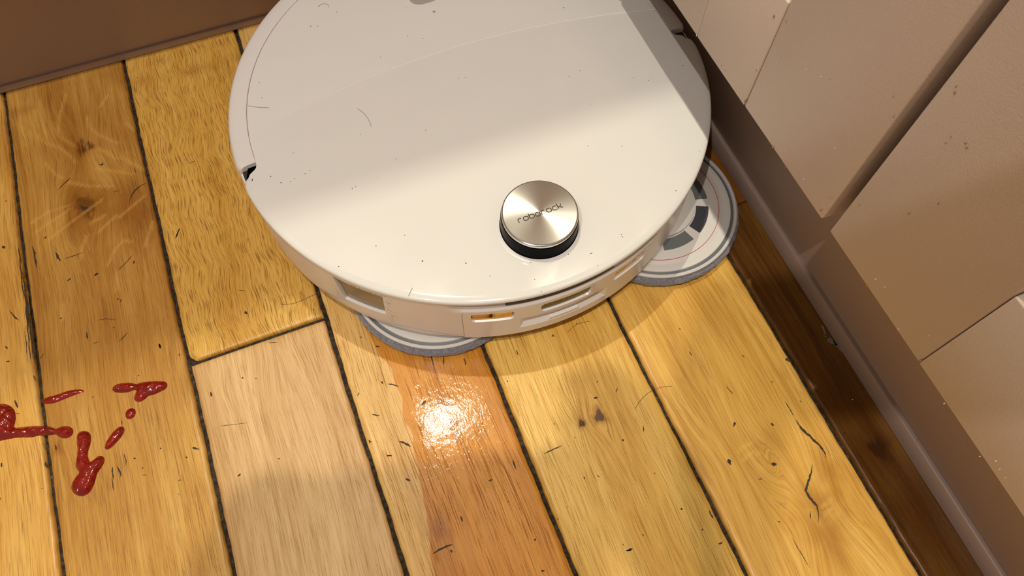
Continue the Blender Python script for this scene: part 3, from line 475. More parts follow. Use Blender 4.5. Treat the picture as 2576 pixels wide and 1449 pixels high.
AX = -89.0
def wall_mod(a, r, z):
    if r < .168: return 0
    d = abs((a-AX+180) % 360-180)
    w_ = max(0, min(1, (26.5-d)/3.5)); w_ = w_*w_*(3-2*w_)
    return -w_*.0085*max(0, min(1, (z-.0632)/.012))
wp = [(.1600, .0205), (.1725, .0205), (.1738, .0212), (.1743, .0228)] + [(.1744, z) for z in (.030, .038, .046, .054, .0610, .0632)] + [(.1744, .0655), (.1744, .068), (.1744, .0705), (.1744, .0732), (.1741, .0742), (.1733, .0747), (.1600, .0747)]
shell = link('rear_shell', bm_mesh(revolve(wp, -176.0, -2.0, 232, rmod=wall_mod), 'rear_shell', True, 30), M_white2, rb)
def AR(a0, a1, z0, z1, rc=.0018, n=4): return dens(rrect(a0, a1, z0, z1, (math.degrees(rc/.1744), rc), n), .7)
panel_poly = [(-112.5, .0195), (-65.4, .0195)] + [(-65.4, .0575), (-65.7, .0605), (-66.6, .0622), (-67.6, .0627)] + [(-110.0, .0627), (-111.3, .0622), (-112.2, .0608), (-112.5, .0580)]
pp = dens(panel_poly, .7)
disp = [(-130.1, .0400), (-129.4, .0690), (-141.6, .0690), (-140.6, .0375)]
cut_d = curved_prism(dens(disp, .6), .1712, .18)
boolean_cut(shell, [curved_prism(pp, .1700, .18), cut_d])
def inset_poly(poly, d):   # inset in mm-ish space (angle scaled to arc length)
    k = .1744*PI/180; q = offset_poly([(a*k, z) for a, z in poly], d); return [(a/k, z) for a, z in q]
pnl = link('rear_panel', bm_mesh(curved_prism(dens(inset_poly([(a, max(z, .0207)) for a, z in panel_poly], .00028), .7), .1698, .17445), 'rear_panel', True, 30), M_white2, rb)
cuts = []
irL = AR(-110.3, -101.4, .0480, .0582); irR = AR(-76.6, -67.4, .0475, .0577); cw = AR(-94.8, -83.2, .0490, .0588, .0024)
for poly in (irL, irR, cw): cuts.append(curved_prism(inset_poly(poly, -.0009), [.1716][0], .1748, taper=poly))
port = [(-99.8, .0300), (-78.3, .0300), (-78.3, .0450), (-99.8, .0450)]
port_in = [(-98.4, .0345), (-79.7, .0345), (-79.7, .0446), (-98.4, .0446)]
cuts.append(curved_prism(dens(port, .7), .1706, .18))
boolean_cut(pnl, cuts)
for nm, poly, mt, lab in (('infrared_window', irL, M_ir_refl, None), ('infrared_window', irR, M_ir_refl, None), ('sensor_window', cw, M_cwin, 'dark sensor window in the middle of the rear panel')):
    o = link(nm, bm_mesh(curved_prism(inset_poly(poly, .0001), .1712, .1731), nm, True, 30), mt, rb)
    if lab: o['label'] = lab
# port pocket: sloping white walls and floor inside the recess, with a step in its lower edge
def sloped_frame():
    bm = bmesh.new(); O = dens(port, .9); k = len(O)
    def P3(a, z, r): return (r*math.cos(R(a)), r*math.sin(R(a)), z)
    def lerp(a, z):  # map outer rect to inner rect
        u = (a+99.8)/21.5; t = (z-.0300)/.0150; return (-98.4+u*18.7, .0345+t*.0101)
    A = [bm.verts.new(P3(a, z, .1744)) for a, z in O]; B_ = [bm.verts.new(P3(*lerp(a, z), .1713)) for a, z in O]
    for i in range(k): bm.faces.new((A[i], A[(i+1) % k], B_[(i+1) % k], B_[i]))
    f_ = bm.faces.new(B_); bmesh.ops.triangulate(bm, faces=[f_]); return bm
link('port_recess', bm_mesh(sloped_frame(), 'port', True, 20), M_white2, rb)
o = link('port_tab', bm_mesh(curved_prism(dens([(-93.4, .0290), (-84.8, .0290), (-85.6, .0335), (-92.6, .0335)], .7), .1712, .1742), 'tab', True, 30), M_white2, rb)
o = link('contact_cover', bm_mesh(curved_prism(dens([(-92.0, .0405), (-86.4, .0405), (-86.4, .0444), (-92.0, .0444)], .7), .1708, .1728), 'cc', True, 30), M_grey, rb)
o = link('display_window', bm_mesh(curved_prism(dens(inset_poly(disp, .0003), .6), .1708, .1722), 'dw', True, 30), M_olive, rb); o['label'] = 'olive grey window in the side wall'

# bumper half, far side
bp_ = [(.1500, .0205), (.1735, .0205), (.1750, .0213), (.1757, .0235), (.1757, .0700), (.1756, .0738), (.1752, .0762), (.1745, .0780), (.1734, .0791), (.1722, .0795), (.1712, .0797), (.1700, .0800), (.1640, .0802), (.1616, .0802), (.16125, .0799), (.16125, .0700), (.1500, .0700)]
def bump_mod(a, r, z):
    d = 92.7-abs(((a-(AX+180)+180) % 360)-180)   # degrees from the bumper's end
    if r > .168 and d < 1.4: return -.0026*((1.4-d)/1.4)**2
    return 0
link('bumper', bm_mesh(revolve(bp_, AX+180-92.7, AX+180+92.7, 280, rmod=bump_mod), 'bumper', True, 32), M_white2, rb)
# inner body
ch = [(0, .019), (.150, .019), (.1600, .0205), (.16115, .030), (.16115, .0792), (.1540, .0792), (.1540, .0752), (0, .0752)]
link('chassis', bm_mesh(revolve(ch, -180, 180, 128, closed=False), 'chassis', True, 30), M_white2, rb)
# dark patches painted as the shade inside the notches at both bumper ends
def mirror(p):  # reflect (angle) about the robot axis
    a = math.atan2(p[1], p[0]); r = math.hypot(*p); a2 = 2*R(AX)-a; return (r*math.cos(a2), r*math.sin(a2))
hole = [(-.1722, -.0118), (-.1655, -.0060), (-.1640, -.0125), (-.1630, -.0200), (-.1700, -.0230), (-.1718, -.0190)]
for hp in (hole, [mirror(p) for p in hole]):
    bm = bmesh.new(); a_ = [bm.verts.new((*p, .0744)) for p in hp]; b_ = [bm.verts.new((*p, .0750)) for p in hp]; k = len(hp)
    for i in range(k): bm.faces.new((a_[i], a_[(i+1) % k], b_[(i+1) % k], b_[i]))
    bm.faces.new(a_); bm.faces.new(b_); o = link('side_opening_shade', bm_mesh(bm, 'op', False), M_hole_shade, rb); o['label'] = 'dark patch painted as hole shade in the notch beside the bumper'
# lid plates
def arc(r, a0, a1, n): return [(r*math.cos(R(a0+(a1-a0)*i/n)), r*math.sin(R(a0+(a1-a0)*i/n))) for i in range(n+1)]
def smooth_poly(P, it=2, closed=False):
    for _ in range(it):
        Q = [P[0]]
        for a, b in zip(P, P[1:]): Q += [(a[0]*.75+b[0]*.25, a[1]*.75+b[1]*.25), (a[0]*.25+b[0]*.75, a[1]*.25+b[1]*.75)]
        Q.append(P[-1]); P = Q
    return P
notchL = smooth_poly([(-.1611, -.0045), (-.1610, -.0105), (-.1618, -.0150), (-.1650, -.0172), (-.1700, -.0205), (-.1722, -.0228), (-.1728, -.0270), (-.1726, -.0310)], 3)   # from inner line out to the rim
aS = math.degrees(math.atan2(*notchL[-1][::-1])); rS = math.hypot(*notchL[-1])
notchR = [mirror(p) for p in notchL]
aE = math.degrees(math.atan2(*notchR[-1][::-1]))
seam = []
for i in range(61):
    x = -.1603+(.3208)*i/60; y = .0392-.0245*((x-.008)/.1683)**2*1.0; seam.append((x, y))
c1, s1 = math.cos(R(1.0)), math.sin(R(1.0))
seam = [(x*c1-y*s1*.0, y) for x, y in seam]
aL = math.degrees(math.atan2(seam[0][1], seam[0][0])); aR = math.degrees(math.atan2(seam[-1][1], seam[-1][0]))
rim = []
for i in range(161):
    a = aS+(aE-aS)*i/160; t = min(i, 160-i)/160*40; r = rS+(.1757-rS)*(1-math.exp(-t/2.0)); rim.append((r*math.cos(R(a)), r*math.sin(R(a))))
notchL[-1:] = []; notchR[-1:] = []
outl = arc(.1611, aL, 180+2.0, 10)[1:] + notchL + rim + list(reversed(notchR)) + [mirror(p) for p in reversed(arc(.1611, aL, 180+2.0, 10)[1:])]
# right hand inner line runs up to the seam; then back along the seam
outl = outl + [p for p in reversed(seam)][1:]
rings = [(0, .0774), (.0002, .0783), (.0008, .0790), (.0016, .0794), (.0030, .0797), (.0042, .0799), (.0052, .0800)]
def lid_rings(P):
    """edge roll only on the rim; seam and inner line keep a crisp small bevel"""
    bm = bmesh.new(); n = len(P); isrim = [math.hypot(*p) > .1690 for p in P]
    ex = [0.]*n
    for i in range(n): ex[i] = 1. if isrim[i] else .10
    for _ in range(3): ex = [(ex[i-1]+2*ex[i]+ex[(i+1) % n])/4 for i in range(n)]
    off = offset_poly(P, 1.0); prev = None; rr = [(0, .0766)]+rings; RR = []
    for j, (d, z) in enumerate(rr):
        ring = []
        for i, p in enumerate(P):
            k = ex[i]; zz = z if j == 0 else .0800-(.0800-z)*max(k, .16)
            ring.append(bm.verts.new((p[0]+(off[i][0]-p[0])*d*k, p[1]+(off[i][1]-p[1])*d*k, zz)))
        RR.append(ring)
    for A, B_ in zip(RR, RR[1:]):
        for i in range(n): bm.faces.new((A[i], A[(i+1) % n], B_[(i+1) % n], B_[i]))
    for ring in (RR[-1], RR[0]):
        f_ = bm.faces.new(ring); bmesh.ops.triangulate(bm, faces=[f_])
    return bm
top = link('top_cover', bm_mesh(lid_rings(outl), 'top', True, 40), M_white, rb)
seam2 = [(x, y+.00045) for x, y in seam]
fr_out = seam2 + arc(.1609, aR+.3, aL-.3, 90)
front = link('dust_bin_lid', bm_mesh(plate(fr_out, [(0, .0797), (.0003, .0800)], .0765), 'front', True, 40), M_white, rb)
bm = bmesh.new(); hp = rrect(-.0150, .0100, .0894, .1095, (.0095, .0085), 8)
a_ = [bm.verts.new((*p, .07805)) for p in offset_poly(hp, .0006)]; b_ = [bm.verts.new((*p, .085)) for p in hp]; k = len(hp)
for i in range(k): bm.faces.new((a_[i], a_[(i+1) % k], b_[(i+1) % k], b_[i]))
bm.faces.new(list(reversed(a_))); bm.faces.new(b_); bmesh.ops.recalc_face_normals(bm, faces=bm.faces)
boolean_cut(front, [bm])
bm = bmesh.new(); hq = offset_poly(hp, .0006); f_ = bm.faces.new([bm.verts.new((*p, .0783)) for p in hq]); o = link('button_recess', bm_mesh(bm, 'br', False), M_grey, rb); o['label'] = 'grey button recess in the lid'
bm = bmesh.new(); bmesh.ops.create_cone(bm, cap_ends=True, segments=20, radius1=.0011, radius2=.0011, depth=.0004); [v_.co.__iadd__(Vector((-.0008, .0790, .0801))) for v_ in bm.verts]; link('indicator_dot', bm_mesh(bm, 'dot'), M_grey, rb)
# raised light seam line between lid and cover
bm = bmesh.new(); A = [bm.verts.new((x, y-.0004, .07990)) for x, y in seam]; B_ = [bm.verts.new((x, y+.0003, .08045)) for x, y in seam]; C_ = [bm.verts.new((x, y+.0010, .07990)) for x, y in seam]
for i in range(len(seam)-1): bm.faces.new((A[i], A[i+1], B_[i+1], B_[i])); bm.faces.new((B_[i], B_[i+1], C_[i+1], C_[i]))
link('seam_ridge', bm_mesh(bm, 'seam'), M_white2, rb)
# grey strip on the chamfer: painted shade under the lid above the rear panel
sl = [(.1729, .0660), (.1690, .0716), (.1680, .0716), (.1716, .0660)]
link('slit_shade', bm_mesh(revolve(sl, -103, -77, 30), 'slit_shade', True, 30), M_slit_shade, rb)

# laser turret
TX, TY = .0010, -.1276
tu = link('turret', bm_mesh(revolve([(0, .0795), (.0262, .0795), (.0262, .0800), (.0257, .0808), (.0254, .0918), (.0250, .0921), (0, .0921)], -180, 180, 96, closed=False), 'turret', True, 30), M_black, rb); tu.location = (TX, TY, 0)
ri = link('turret_ring', bm_mesh(revolve([(.0262, .0801), (.0285, .0801), (.0288, .08005), (.0288, .0796), (.0262, .0796)], -180, 180, 96), 'tr', True, 30), M_white2, tu)
ri = link('metal_rim', bm_mesh(revolve([(.0240, .0921), (.0248, .0921), (.0250, .0924), (.0250, .0943), (.0247, .0948), (.0243, .0950), (.0240, .0950)], -180, 180, 128), 'mr', True, 25), M_silver, tu)
M_brush = mat('spun_aluminium', (.78, .79, .75), .33, metal=1); b = bsdf(M_brush); b.inputs['Anisotropic'].default_value = .85
tg = N(M_brush, 'ShaderNodeTangent', direction_type='RADIAL', axis='Z'); L(M_brush, tg.outputs[0], b.inputs['Tangent'])
gp = N(M_brush, 'ShaderNodeTexCoord').outputs['Object']; sx = N(M_brush, 'ShaderNodeVectorMath', operation='LENGTH')
L(M_brush, mapping(M_brush, gp, (1, 1, 0)).outputs[0], sx.inputs[0]); cx_ = N(M_brush, 'ShaderNodeCombineXYZ'); L(M_brush, sx.outputs['Value'], cx_.inputs[0])
nr = noise(M_brush, cx_.outputs[0], 2600, 2, .6); ng = noise(M_brush, gp, 3500, 1)
bpn = N(M_brush, 'ShaderNodeBump'); bpn.inputs['Strength'].default_value = .5; bpn.inputs['Distance'].default_value = .00001
L(M_brush, math_(M_brush, 'ADD', nr.outputs[0], ng.outputs[0]), bpn.inputs['Height']); L(M_brush, bpn.outputs[0], b.inputs['Normal'])
cap = link('metal_cap', bm_mesh(revolve([(.0240, .0940), (.0240, .0950), (.0238, .0952), (.020, .0952), (.012, .0952), (.004, .0952), (0.00001, .0952)], -180, 180, 128, closed=False), 'cap', True, 30), M_brush, tu)
# lettering on the cap, built of ribbons
def ribbon(bm, P, w_, z0, z1):
    n = len(P); O = []
    for i, p in enumerate(P):
        a = P[max(0, i-1)]; b2 = P[min(n-1, i+1)]; t = Vector((b2[0]-a[0], b2[1]-a[1])).normalized()
        O.append([bm.verts.new((p[0]-t.y*w_, p[1]+t.x*w_, z1)), bm.verts.new((p[0]+t.y*w_, p[1]-t.x*w_, z1)), bm.verts.new((p[0]+t.y*w_, p[1]-t.x*w_, z0)), bm.verts.new((p[0]-t.y*w_, p[1]+t.x*w_, z0))])
    for A, B2 in zip(O, O[1:]):
        for j in range(4): bm.faces.new((A[j], A[(j+1) % 4], B2[(j+1) % 4], B2[j]))
    bm.faces.new(O[0]); bm.faces.new(list(reversed(O[-1])))
def sup(cx, cy, a, b_, t0, t1, n=22, e=.62):
    return [(cx+a*math.copysign(abs(math.cos(R(t)))**e, math.cos(R(t))), cy+b_*math.copysign(abs(math.sin(R(t)))**e, math.sin(R(t)))) for t in [t0+(t1-t0)*i/n for i in range(n+1)]]
def letters():
    S = []; h = 1.0; x = 0
    for ch_ in 'roborock':
        if ch_ == 'r': S.append([(x, 0), (x, .55)] + sup(x+.42, .55, .42, .45, 180, 95, 8)[1:] + [(x+.85, 1.0)]); x += 1.30
        elif ch_ == 'o': S.append(sup(x+.58, .5, .58, .5, 0, 360, 30, .72)); x += 1.50
        elif ch_ == 'b': S.append([(x, 1.5), (x, .5)] + sup(x+.58, .5, .58, .5, 180, 540, 30, .72)); x += 1.50
        elif ch_ == 'c': S.append([(x+1.05, 1.0)] + sup(x+.55, .5, .55, .5, 92, 268, 20, .72) + [(x+1.05, 0)]); x += 1.36
        elif ch_ == 'k': S.append([(x, 1.5), (x, 0)]); S.append([(x+.02, .42), (x+.45, .42), (x+1.0, 1.05)]); S.append([(x+.40, .45), (x+1.08, -.02)]); x += 1.1
    return S, x
S, tw = letters(); k = .0306/tw; bm = bmesh.new()
for st in S: ribbon(bm, [((px-tw/2)*k, (py-.5)*k*1.0-.0008) for px, py in st], .00030, .0950, .09532)
M_ink = mat('dark_lettering', (.05, .035, .028), .5)
tx = link('lettering', bm_mesh(bm, 'lettering', False), M_ink, cap); tx.rotation_euler = (0, 0, R(1.0)); tx['label'] = "dark lettering reading 'roborock' on the metal cap"

# rotating mop pads
M_pad = mat('blue_grey_microfibre', (.22, .23, .28), .95); b = bsdf(M_pad); b.inputs['Sheen Weight'].default_value = .5
pq = N(M_pad, 'ShaderNodeTexCoord').outputs['Object']; np_ = noise(M_pad, pq, 700, 3, .7); L(M_pad, ramp(M_pad, np_.outputs[0], [(.3, (.12, .13, .17)), (.7, (.30, .31, .37))]).outputs[0], b.inputs['Base Color'])
bpp = N(M_pad, 'ShaderNodeBump'); bpp.inputs['Distance'].default_value = .0012; L(M_pad, np_.outputs[0], bpp.inputs['Height']); L(M_pad, bpp.outputs[0], b.inputs['Normal'])
M_disc = plastic('white_disc_plastic', (.74, .73, .70), .35); M_edge = plastic('light_grey_edge', (.70, .70, .70), .3)
M_groove = mat('teal_grey_groove', (.15, .17, .175), .5); M_slot = mat('charcoal_slot', (.045, .045, .06), .6); M_red = mat('red_line', (.55, .09, .08), .5)
def mop_pad(x, y, rot, ext, lab):
    g = empty('mop_pad', (x, y, 0), rot); g.parent = rb; g['label'] = lab
    prof_ = [(.030, .0008), (.060, .0006), (.0650, .0012), (.0672, .0030), (.0678, .0055), (.0668, .0085), (.0645, .0100), (.0600, .0102), (.030, .0102)]
    def fz(a, r, z): return 0 if r < .0645 else .0004*math.sin(a*.31)*math.sin(a*.17+z*900)+.0002*math.sin(a*1.1)
    link('fleece', bm_mesh(revolve(prof_, -180, 180, 240, rmod=fz), 'fleece'), M_pad, g)
    link('rim', bm_mesh(revolve([(.0622, .0100), (.0645, .0100), (.0650, .0112), (.0648, .0124), (.0638, .0131), (.0628, .0130), (.0622, .0120)], -180, 180, 160), 'rim'), M_edge, g)
    link('groove', bm_mesh(revolve([(.0598, .0100), (.0624, .0100), (.0624, .0112), (.0598, .0118)], -180, 180, 128), 'groove'), M_groove, g)
    link('disc', bm_mesh(revolve([(.020, .0090), (.0598, .0090), (.0601, .0116), (.0596, .0124), (.0556, .0128), (.0545, .0123), (.0530, .0128), (.0430, .0130), (.020, .0130)], -180, 180, 128), 'disc', True, 45), M_disc, g)
    link('red_line', bm_mesh(revolve([(.0503, .0128), (.0507, .0128), (.0507, .01315), (.0503, .01315)], -180, 180, 128), 'rl'), M_red, g)
    for i in range(8):
        a0 = i*45-14
        link('slot', bm_mesh(revolve([(.0328, .0128), (.0424, .0128), (.0424, .0133), (.0328, .0133)], a0, a0+35, 14), 'slot', True, 40), M_slot if i % 3 else M_groove, g)
    link('hub', bm_mesh(revolve([(0, .0190), (.012, .0190), (.014, .0172), (.0300, .0166), (.0318, .0158), (.0322, .0128), (0, .0128)], -180, 180, 96, closed=False), 'hub', True, 35), M_disc, g)
mop_pad(.1099, -.1060, R(-2), True, 'right mop pad swung out past the body')
mop_pad(-.0655, -.0975, R(20), False, 'left mop pad mostly under the body')
M_tyre = mat('black_rubber', (.02, .02, .02), .7)
for sx_ in (-1, 1):
    bm = revolve([(.0, -.012), (.030, -.012), (.0342, -.009), (.0345, 0), (.0342, .009), (.030, .012), (0, .012)], -180, 180, 40, closed=False)
    o = link('drive_wheel', bm_mesh(bm, 'wheel'), M_tyre, rb); o.rotation_euler = (0, PI/2, 0); o.location = (sx_*.10, .02, .0350)

# ---------------------------------------------------------------- ketchup on the floor
M_k = mat('ketchup', (.22, .006, .002), .10, spec=.7); b = bsdf(M_k); b.inputs['Subsurface Weight'].default_value = .05; b.inputs['Subsurface Radius'].default_value = (.003, .0006, .0003); b.inputs['Subsurface Scale'].default_value = 1
pk = N(M_k, 'ShaderNodeNewGeometry').outputs['Position']; nk = noise(M_k, pk, 380, 1, .5); nk2 = noise(M_k, pk, 160, 2)
L(M_k, ramp(M_k, nk2.outputs[0], [(.3, (.17, .004, .0015)), (.7, (.29, .011, .003))]).outputs[0], b.inputs['Base Color'])
bk = N(M_k, 'ShaderNodeBump'); bk.inputs['Strength'].default_value = .8; bk.inputs['Distance'].default_value = .0009; L(M_k, nk.outputs[0], bk.inputs['Height']); L(M_k, bk.outputs[0], b.inputs['Normal'])
def blob(name, P, Hm, Rr, lab, cat='ketchup'):
    P = [tuple(p) for p in P]
    for _ in range(2):   # Chaikin smoothing, closed
        P = [q for i in range(len(P)) for q in ((P[i][0]*.75+P[(i+1) % len(P)][0]*.25, P[i][1]*.75+P[(i+1) % len(P)][1]*.25), (P[i][0]*.25+P[(i+1) % len(P)][0]*.75, P[i][1]*.25+P[(i+1) % len(P)][1]*.75))]
    P = dens(P, .0007); Pn = np.array(P); n = len(P)
    x0, y0 = Pn.min(0); x1, y1 = Pn.max(0); s = .0007
    gx, gy = np.meshgrid(np.arange(x0, x1, s), np.arange(y0, y1, s*.9)); gx[::2] += s/2
    q = np.stack([gx.ravel(), gy.ravel()], 1)
    # inside test + distance to outline
    A = Pn; B2 = np.roll(Pn, -1, 0)
    ins = np.zeros(len(q), bool); dm = np.full(len(q), 9.)
    for (ax, ay), (bx, by) in zip(A, B2):
        c = ((ay > q[:, 1]) != (by > q[:, 1])); xx = (bx-ax)*(q[:, 1]-ay)/((by-ay) if by != ay else 1e-12)+ax; ins ^= c & (q[:, 0] < xx)
        dm = np.minimum(dm, np.hypot(q[:, 0]-ax, q[:, 1]-ay))
    q = q[ins & (dm > s*.55)]; dq = dm[ins & (dm > s*.55)]
    vv = [Vector(p) for p in P]+[Vector(p) for p in q]
    r = geometry.delaunay_2d_cdt(vv, [(i, (i+1) % n) for i in range(n)], [], 1, 1e-7)
    V2 = np.array([tuple(p) for p in r[0]]); F = r[2]
    d = np.full(len(V2), 9.)
    for (ax, ay) in P: d = np.minimum(d, np.hypot(V2[:, 0]-ax, V2[:, 1]-ay))
    t = np.clip(d/Rr, 0, 1); z = Hm*np.sqrt(np.maximum(0, 1-(1-t)**2))
    adj = [set() for _ in V2]
    for f_ in F:
        for i in range(3): adj[f_[i]].update((f_[(i+1) % 3], f_[(i+2) % 3]))
    edge = d < 1e-5
    for _ in range(8):
        z2 = z.copy()
        for i in range(len(z)):
            if not edge[i] and adj[i]: z2[i] = .5*z[i]+.5*sum(z[j] for j in adj[i])/len(adj[i])
        z = z2
    z = z+np.where(edge, 0, Hm*.10*np.sin(V2[:, 0]*900)*np.sin(V2[:, 1]*700)*np.clip(d/.002, 0, 1))
    bot = len(V2); v3 = [(x, y, zz+.0004) for (x, y), zz in zip(V2, z)]
    me = mesh(name, v3, [list(f_) for f_ in F]); o = link(name, me, M_k); tag(o, lab, cat, 'ketchup spilled on the boards'); return o
K = D['ketchup']
blob('ketchup_puddle', K['puddle'], .0042, .0075, 'largest ketchup puddle at the left edge with a long streak across a joint')
blob('ketchup_streak', K['streak'], .0017, .0028, 'thin ketchup streak touching the left floor joint')
blob('ketchup_blob', K['pair'], .0024, .0038, 'ketchup blob with joined lobes, farthest right and nearest the robot')
blob('ketchup_drop', K['dot'], .0018, .0032, 'smallest round ketchup drop')
blob('ketchup_drop', K['oval'], .0021, .0034, 'oval slanting ketchup drop between the round drop and the forked smear')
blob('ketchup_smear', K['hook'], .0032, .0048, 'forked ketchup smear nearest the bottom of the frame')

# ---------------------------------------------------------------- stray hairs and grit
M_hair = mat('hair', (.06, .04, .025), .5)
def hair(P, z, lab, name='hair', r=.00011):
    P = smooth_poly([tuple(p) for p in P], 2); bm = bmesh.new(); rings_ = []
    n = len(P)
    for i, p in enumerate(P):
        a = P[max(0, i-1)]; b2 = P[min(n-1, i+1)]; t = Vector((b2[0]-a[0], b2[1]-a[1])).normalized(); zz = z+r+.0003*math.sin(PI*i/(n-1))
        rings_.append([bm.verts.new((p[0]-t.y*r*math.cos(q), p[1]+t.x*r*math.cos(q), zz+r*math.sin(q))) for q in (0, PI/2, PI, 3*PI/2)])
    for A, B2 in zip(rings_, rings_[1:]):
        for j in range(4): bm.faces.new((A[j], A[(j+1) % 4], B2[(j+1) % 4], B2[j]))
    bm.faces.new(rings_[0]); bm.faces.new(rings_[-1])
    return tag(link(name, bm_mesh(bm, 'hair'), M_hair), lab, 'hair', 'stray hairs')
HL = ['dark curved hair in the middle of the white robot lid', 'fine hair at the right rim of the robot lid', 'looped fine hair near the top left of the robot lid', 'short hair crossing the raised lid seam', 'fine hair lying across the left inner edge of the lid', 'fine hair between the metal cap and the right rim of the robot', 'short hair at the front rim of the robot lid']
for P_, lb in zip(D['hair_robot'][::2], HL): hair(P_, .0801, lb, r=.00009)
for P_, lb in zip(D['hair_floor'], ['dark curved hair across the right-hand floor joint', 'fine hair on the wavy-grained board left of the robot', 'short curved hair on the boards in front of the robot']): hair(P_, .0003, lb)

# ---------------------------------------------------------------- added unseen figure with a phone, posed to cast the soft shadow on the boards
from mathutils import Matrix
LP = Vector((-.06, -.35, 2.4))
CR = Matrix.Translation(LP) @ Matrix.Scale(.84, 4) @ Matrix.Translation(-LP) @ Matrix.Translation(Vector((0, 0, .4961))) @ Matrix.Rotation(R(7), 4, 'Z') @ Euler((.457171, -.0077964, -.3791186)).to_matrix().to_4x4()
ph = empty('shadow_phone', (0, 0, 0)); ph.matrix_world = CR; ph.scale = (.84, .84, .84)
tag(ph, 'added dark phone, unseen, held up to cast a shadow on the boards', 'phone')
bm = bmesh.new(); box(bm, (-.098, -.062, .0030), (.064, .0235, .0110), .0028); link('body', bm_mesh(bm, 'pbody'), mat('graphite_metal', (.06, .06, .065), .3, metal=.6), ph)
bm = bmesh.new(); box(bm, (-.0955, -.0595, .0108), (.0615, .0210, .0113)); link('screen', bm_mesh(bm, 'pscreen', False), mat('screen_glass', (.01, .01, .012), .06), ph)
M_skin = mat('skin', (.62, .38, .27), .5); bsdf(M_skin).inputs['Subsurface Weight'].default_value = .1; bsdf(M_skin).inputs['Subsurface Scale'].default_value = .01
M_sleeve = mat('navy_knit', (.03, .035, .06), .9)
def skin_mesh(name, chains, m, parent):
    """chains: lists of (x, y, z, r); the first point of later chains joins to a point index (int) of the first chain"""
    V = []; E_ = []; Rr = []
    for ci, ch_ in enumerate(chains):
        prev = None
        for p in ch_:
            if isinstance(p, int): prev = p; continue
            V.append(p[:3]); Rr.append(p[3]); i = len(V)-1
            if prev is not None: E_.append((prev, i))
            prev = i
    me = bpy.data.meshes.new(name); me.from_pydata(V, E_, []); o = bpy.data.objects.new(name, me); COL.objects.link(o)
    md = o.modifiers.new('s', 'SKIN'); md.use_smooth_shade = True
    for i, r in enumerate(Rr): me.skin_vertices[0].data[i].radius = (r, r)
    me.skin_vertices[0].data[0].use_root = True
    sb = o.modifiers.new('d', 'SUBSURF'); sb.levels = 2
    bpy.context.view_layer.update(); e = o.evaluated_get(bpy.context.evaluated_depsgraph_get())
    m2 = bpy.data.meshes.new_from_object(e); o.modifiers.clear(); o.data = m2; m2.materials.clear(); m2.materials.append(m)
    m2.polygons.foreach_set('use_smooth', [True]*len(m2.polygons)); m2.update(); o.parent = parent; return o
PB = (-.06, -.66, 0)
pr_ = empty('shadow_figure', PB); tag(pr_, 'added unseen figure in navy jumper and jeans, posed to cast a shadow on the boards', 'shadow_figure')
def arm(s, xe, dy=0):
    # local camera frame: x right, y up, z backwards; s=+1 right hand, xe = phone edge
    def X(d): return xe+s*d
    palm = [(X(.024), -.006, .014, .031), (X(.028), -.042, .024, .034), (X(.038), -.085, .036, .025), (X(.044), -.125, .060, .0195), (X(.046), -.20, .115, .026), (X(.050), -.29, .18, .036)]
    f = []
    for i, (y, ln) in enumerate(((.026, .019), (.006, .024), (-.014, .022), (-.033, .017))):
        y2 = y-.003
        f.append([0 if i < 2 else 1, (X(.022), y, .013, .0118), (X(.018), y+.002, -.001, .0112), (X(.007), y+.002, -.0095, .0104), (X(.007-ln), y2, -.0085, .0088)])
    th = [1, (X(.022), -.040, .028, .0115), (X(.004), -.022, .0245, .0095), (X(-.010), -.004, .0215, .0082), (X(-.014), .003, .0200, .0070)]
    h = skin_mesh('hand', [[q if isinstance(q, int) else (q[0], q[1]+dy, q[2], q[3]) for q in c_] for c_ in [palm]+f+[th]], M_skin, None)
    h.data.transform(CR)
    h.data.transform(Matrix.Translation(-Vector(PB))); h.parent = pr_
    w0 = CR @ Vector((X(.045), -.16+dy, .085)); w1 = CR @ Vector((X(.046), -.24+dy, .14)); return w0-Vector(PB), w1-Vector(PB)
ra = arm(1, .064, .026); la = arm(-1, -.098, -.012)
def t4(v, r): return (v.x, v.y, v.z, r)
# clothes: one jumper, one pair of jeans; head with face, hair and shoes
skin_mesh('jumper', [[(0, .0, .88, .150), (0, .01, 1.00, .135), (0, .03, 1.14, .145), (0, .06, 1.28, .150), (0, .09, 1.38, .115), (0, .11, 1.43, .062)],
    [4, (.125, .08, 1.37, .075), (.175, .09, 1.27, .056), (.195, .12, 1.10, .047), t4(ra[1], .038), t4(ra[0], .031)],
    [4, (-.125, .08, 1.37, .075), (-.185, .09, 1.27, .056), (-.225, .12, 1.10, .047), t4(la[1], .038), t4(la[0], .031)]], M_sleeve, pr_)
skin_mesh('jeans', [[(0, 0, .93, .130), (0, 0, .84, .140)], [1, (.085, 0, .74, .090), (.095, .015, .46, .064), (.10, 0, .26, .058), (.10, -.01, .09, .046)], [1, (-.085, 0, .74, .090), (-.095, .015, .46, .064), (-.10, 0, .26, .058), (-.10, -.01, .09, .046)]], mat('blue_denim', (.06, .09, .17), .85), pr_)
for sx_ in (-.10, .10):
    skin_mesh('shoe', [[(sx_, -.055, .042, .040), (sx_, .0, .048, .042), (sx_, .07, .040, .042), (sx_, .14, .032, .036)]], mat('white_leather', (.6, .58, .55), .5), pr_)
